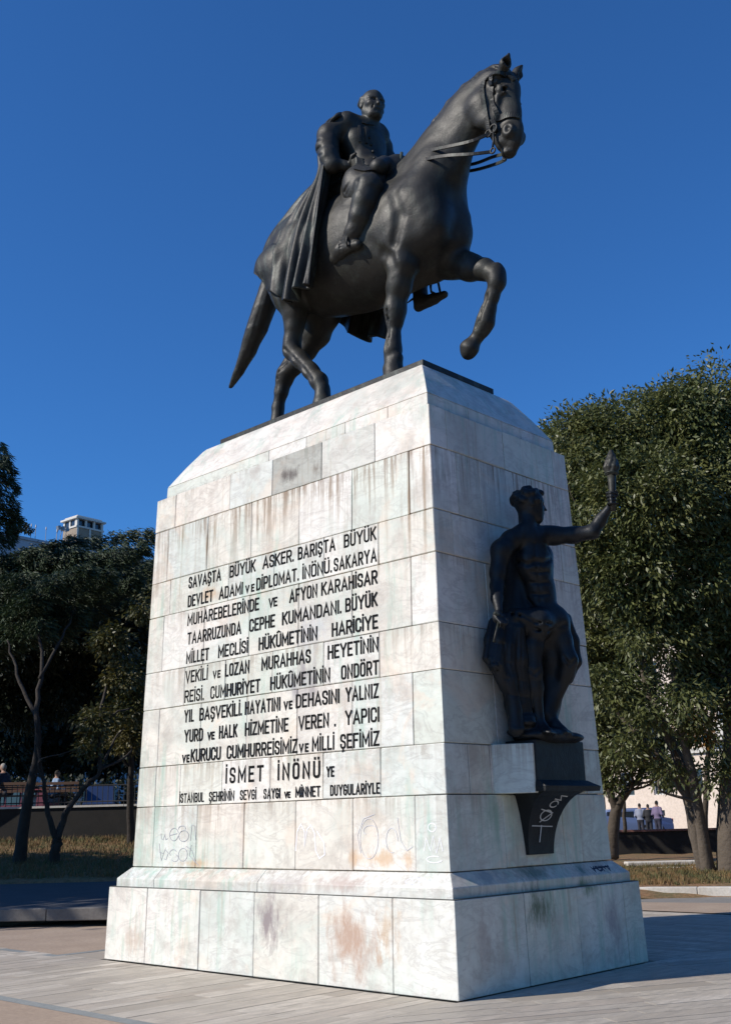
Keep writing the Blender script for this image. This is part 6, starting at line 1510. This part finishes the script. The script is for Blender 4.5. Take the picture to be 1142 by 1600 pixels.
# two big trees outside the frame whose shade lies over the road on the left
for k, (x_, y_) in enumerate(((-21.0, -7.0), (-24.5, -9.5))):
    bl = [(x_ + rng.uniform(-3, 3), y_ + rng.uniform(-3, 3), rng.uniform(6, 11), rng.uniform(2.4, 3.4)) for _ in range(9)]
    tree('plane_tree', ['broad leafy plane tree left of the photo, the nearer of two shading the road','broad leafy plane tree left of the photo, the farther of two shading the road'][k], (x_, y_, .0), [([(x_, y_, 0), (x_ + .2, y_, 4), (x_, y_ + .4, 8)], [.4, .3, .15])], bl, 800, 24, M_leaf_dark, M_bark, .46, .28, .9, .2, twigs=12, group='plane trees left of the photo')

# clipped dark hedge behind the parked vehicles
hp_ = [(*cp(d_, l_, 3.0), 1.5) for d_, l_ in hedge_line]; b_ = cp(67, -10, 1.9)
hr_ = thing('hedge', 'long dark hedge in shade behind the parked vehicles on the left street', 'hedge', b_); P_h, D_h = crown_points(hp_, 900, 24, .5, .3, 0.0)
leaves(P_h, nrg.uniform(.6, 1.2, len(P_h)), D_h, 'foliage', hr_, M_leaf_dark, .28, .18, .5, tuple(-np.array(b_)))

# unseen trees and verge added at the right to block low sky light
poly_sheet('added_verge', [(12.02, -30), (60, -30), (60, 60), (14.02, 60), (14.02, 14.6)], -.03, M_grass)
for k, (x_, y_) in enumerate(((17, -4), (19.5, 3), (18, 10), (20.5, 17), (16.5, 23), (24, 8))):
    bl = [(x_ + rng.uniform(-2.6, 2.6), y_ + rng.uniform(-2.6, 2.6), rng.uniform(3.2, 10), rng.uniform(2.0, 3.0)) for _ in range(10)]
    tree('evergreen_tree', 'evergreen tree added outside the frame to block low sky light', (x_, y_, -.03), [([(x_, y_, 0), (x_ + .2, y_, 3), (x_, y_ + .3, 7)], [.35, .28, .12])], bl, 560, 24, M_leaf, M_bark, .40, .24, .8, .2, twigs=8, group='added trees blocking low sky light')
# trees of the same park that stand behind the monument
for k, px_ in enumerate((330, 430, 530, 640, 750, 820)):
    d_ = (44, 40, 46, 38, 36, 40)[k]; b = RDf(px_, 1300, d_); z0 = 1.0 if k < 3 else .4
    bl = [(*RDf(px_ + rng.uniform(-45, 45), rng.uniform(960, 1130), d_ + rng.uniform(-1.5, 1.5)), rng.uniform(38, 52) * d_ / 1688) for _ in range(8)]
    tree('evergreen_tree', 'evergreen park tree standing behind the monument, hidden by its pedestal', (b[0], b[1], z0), [([(b[0], b[1], z0), (b[0] + .2, b[1], z0 + 2.2), tuple(bl[0][:3])], [.28, .22, .1])], bl, 420, 26, M_leaf, M_bark, .34, .18, .7, .2, twigs=8, group='park trees hidden behind the monument')
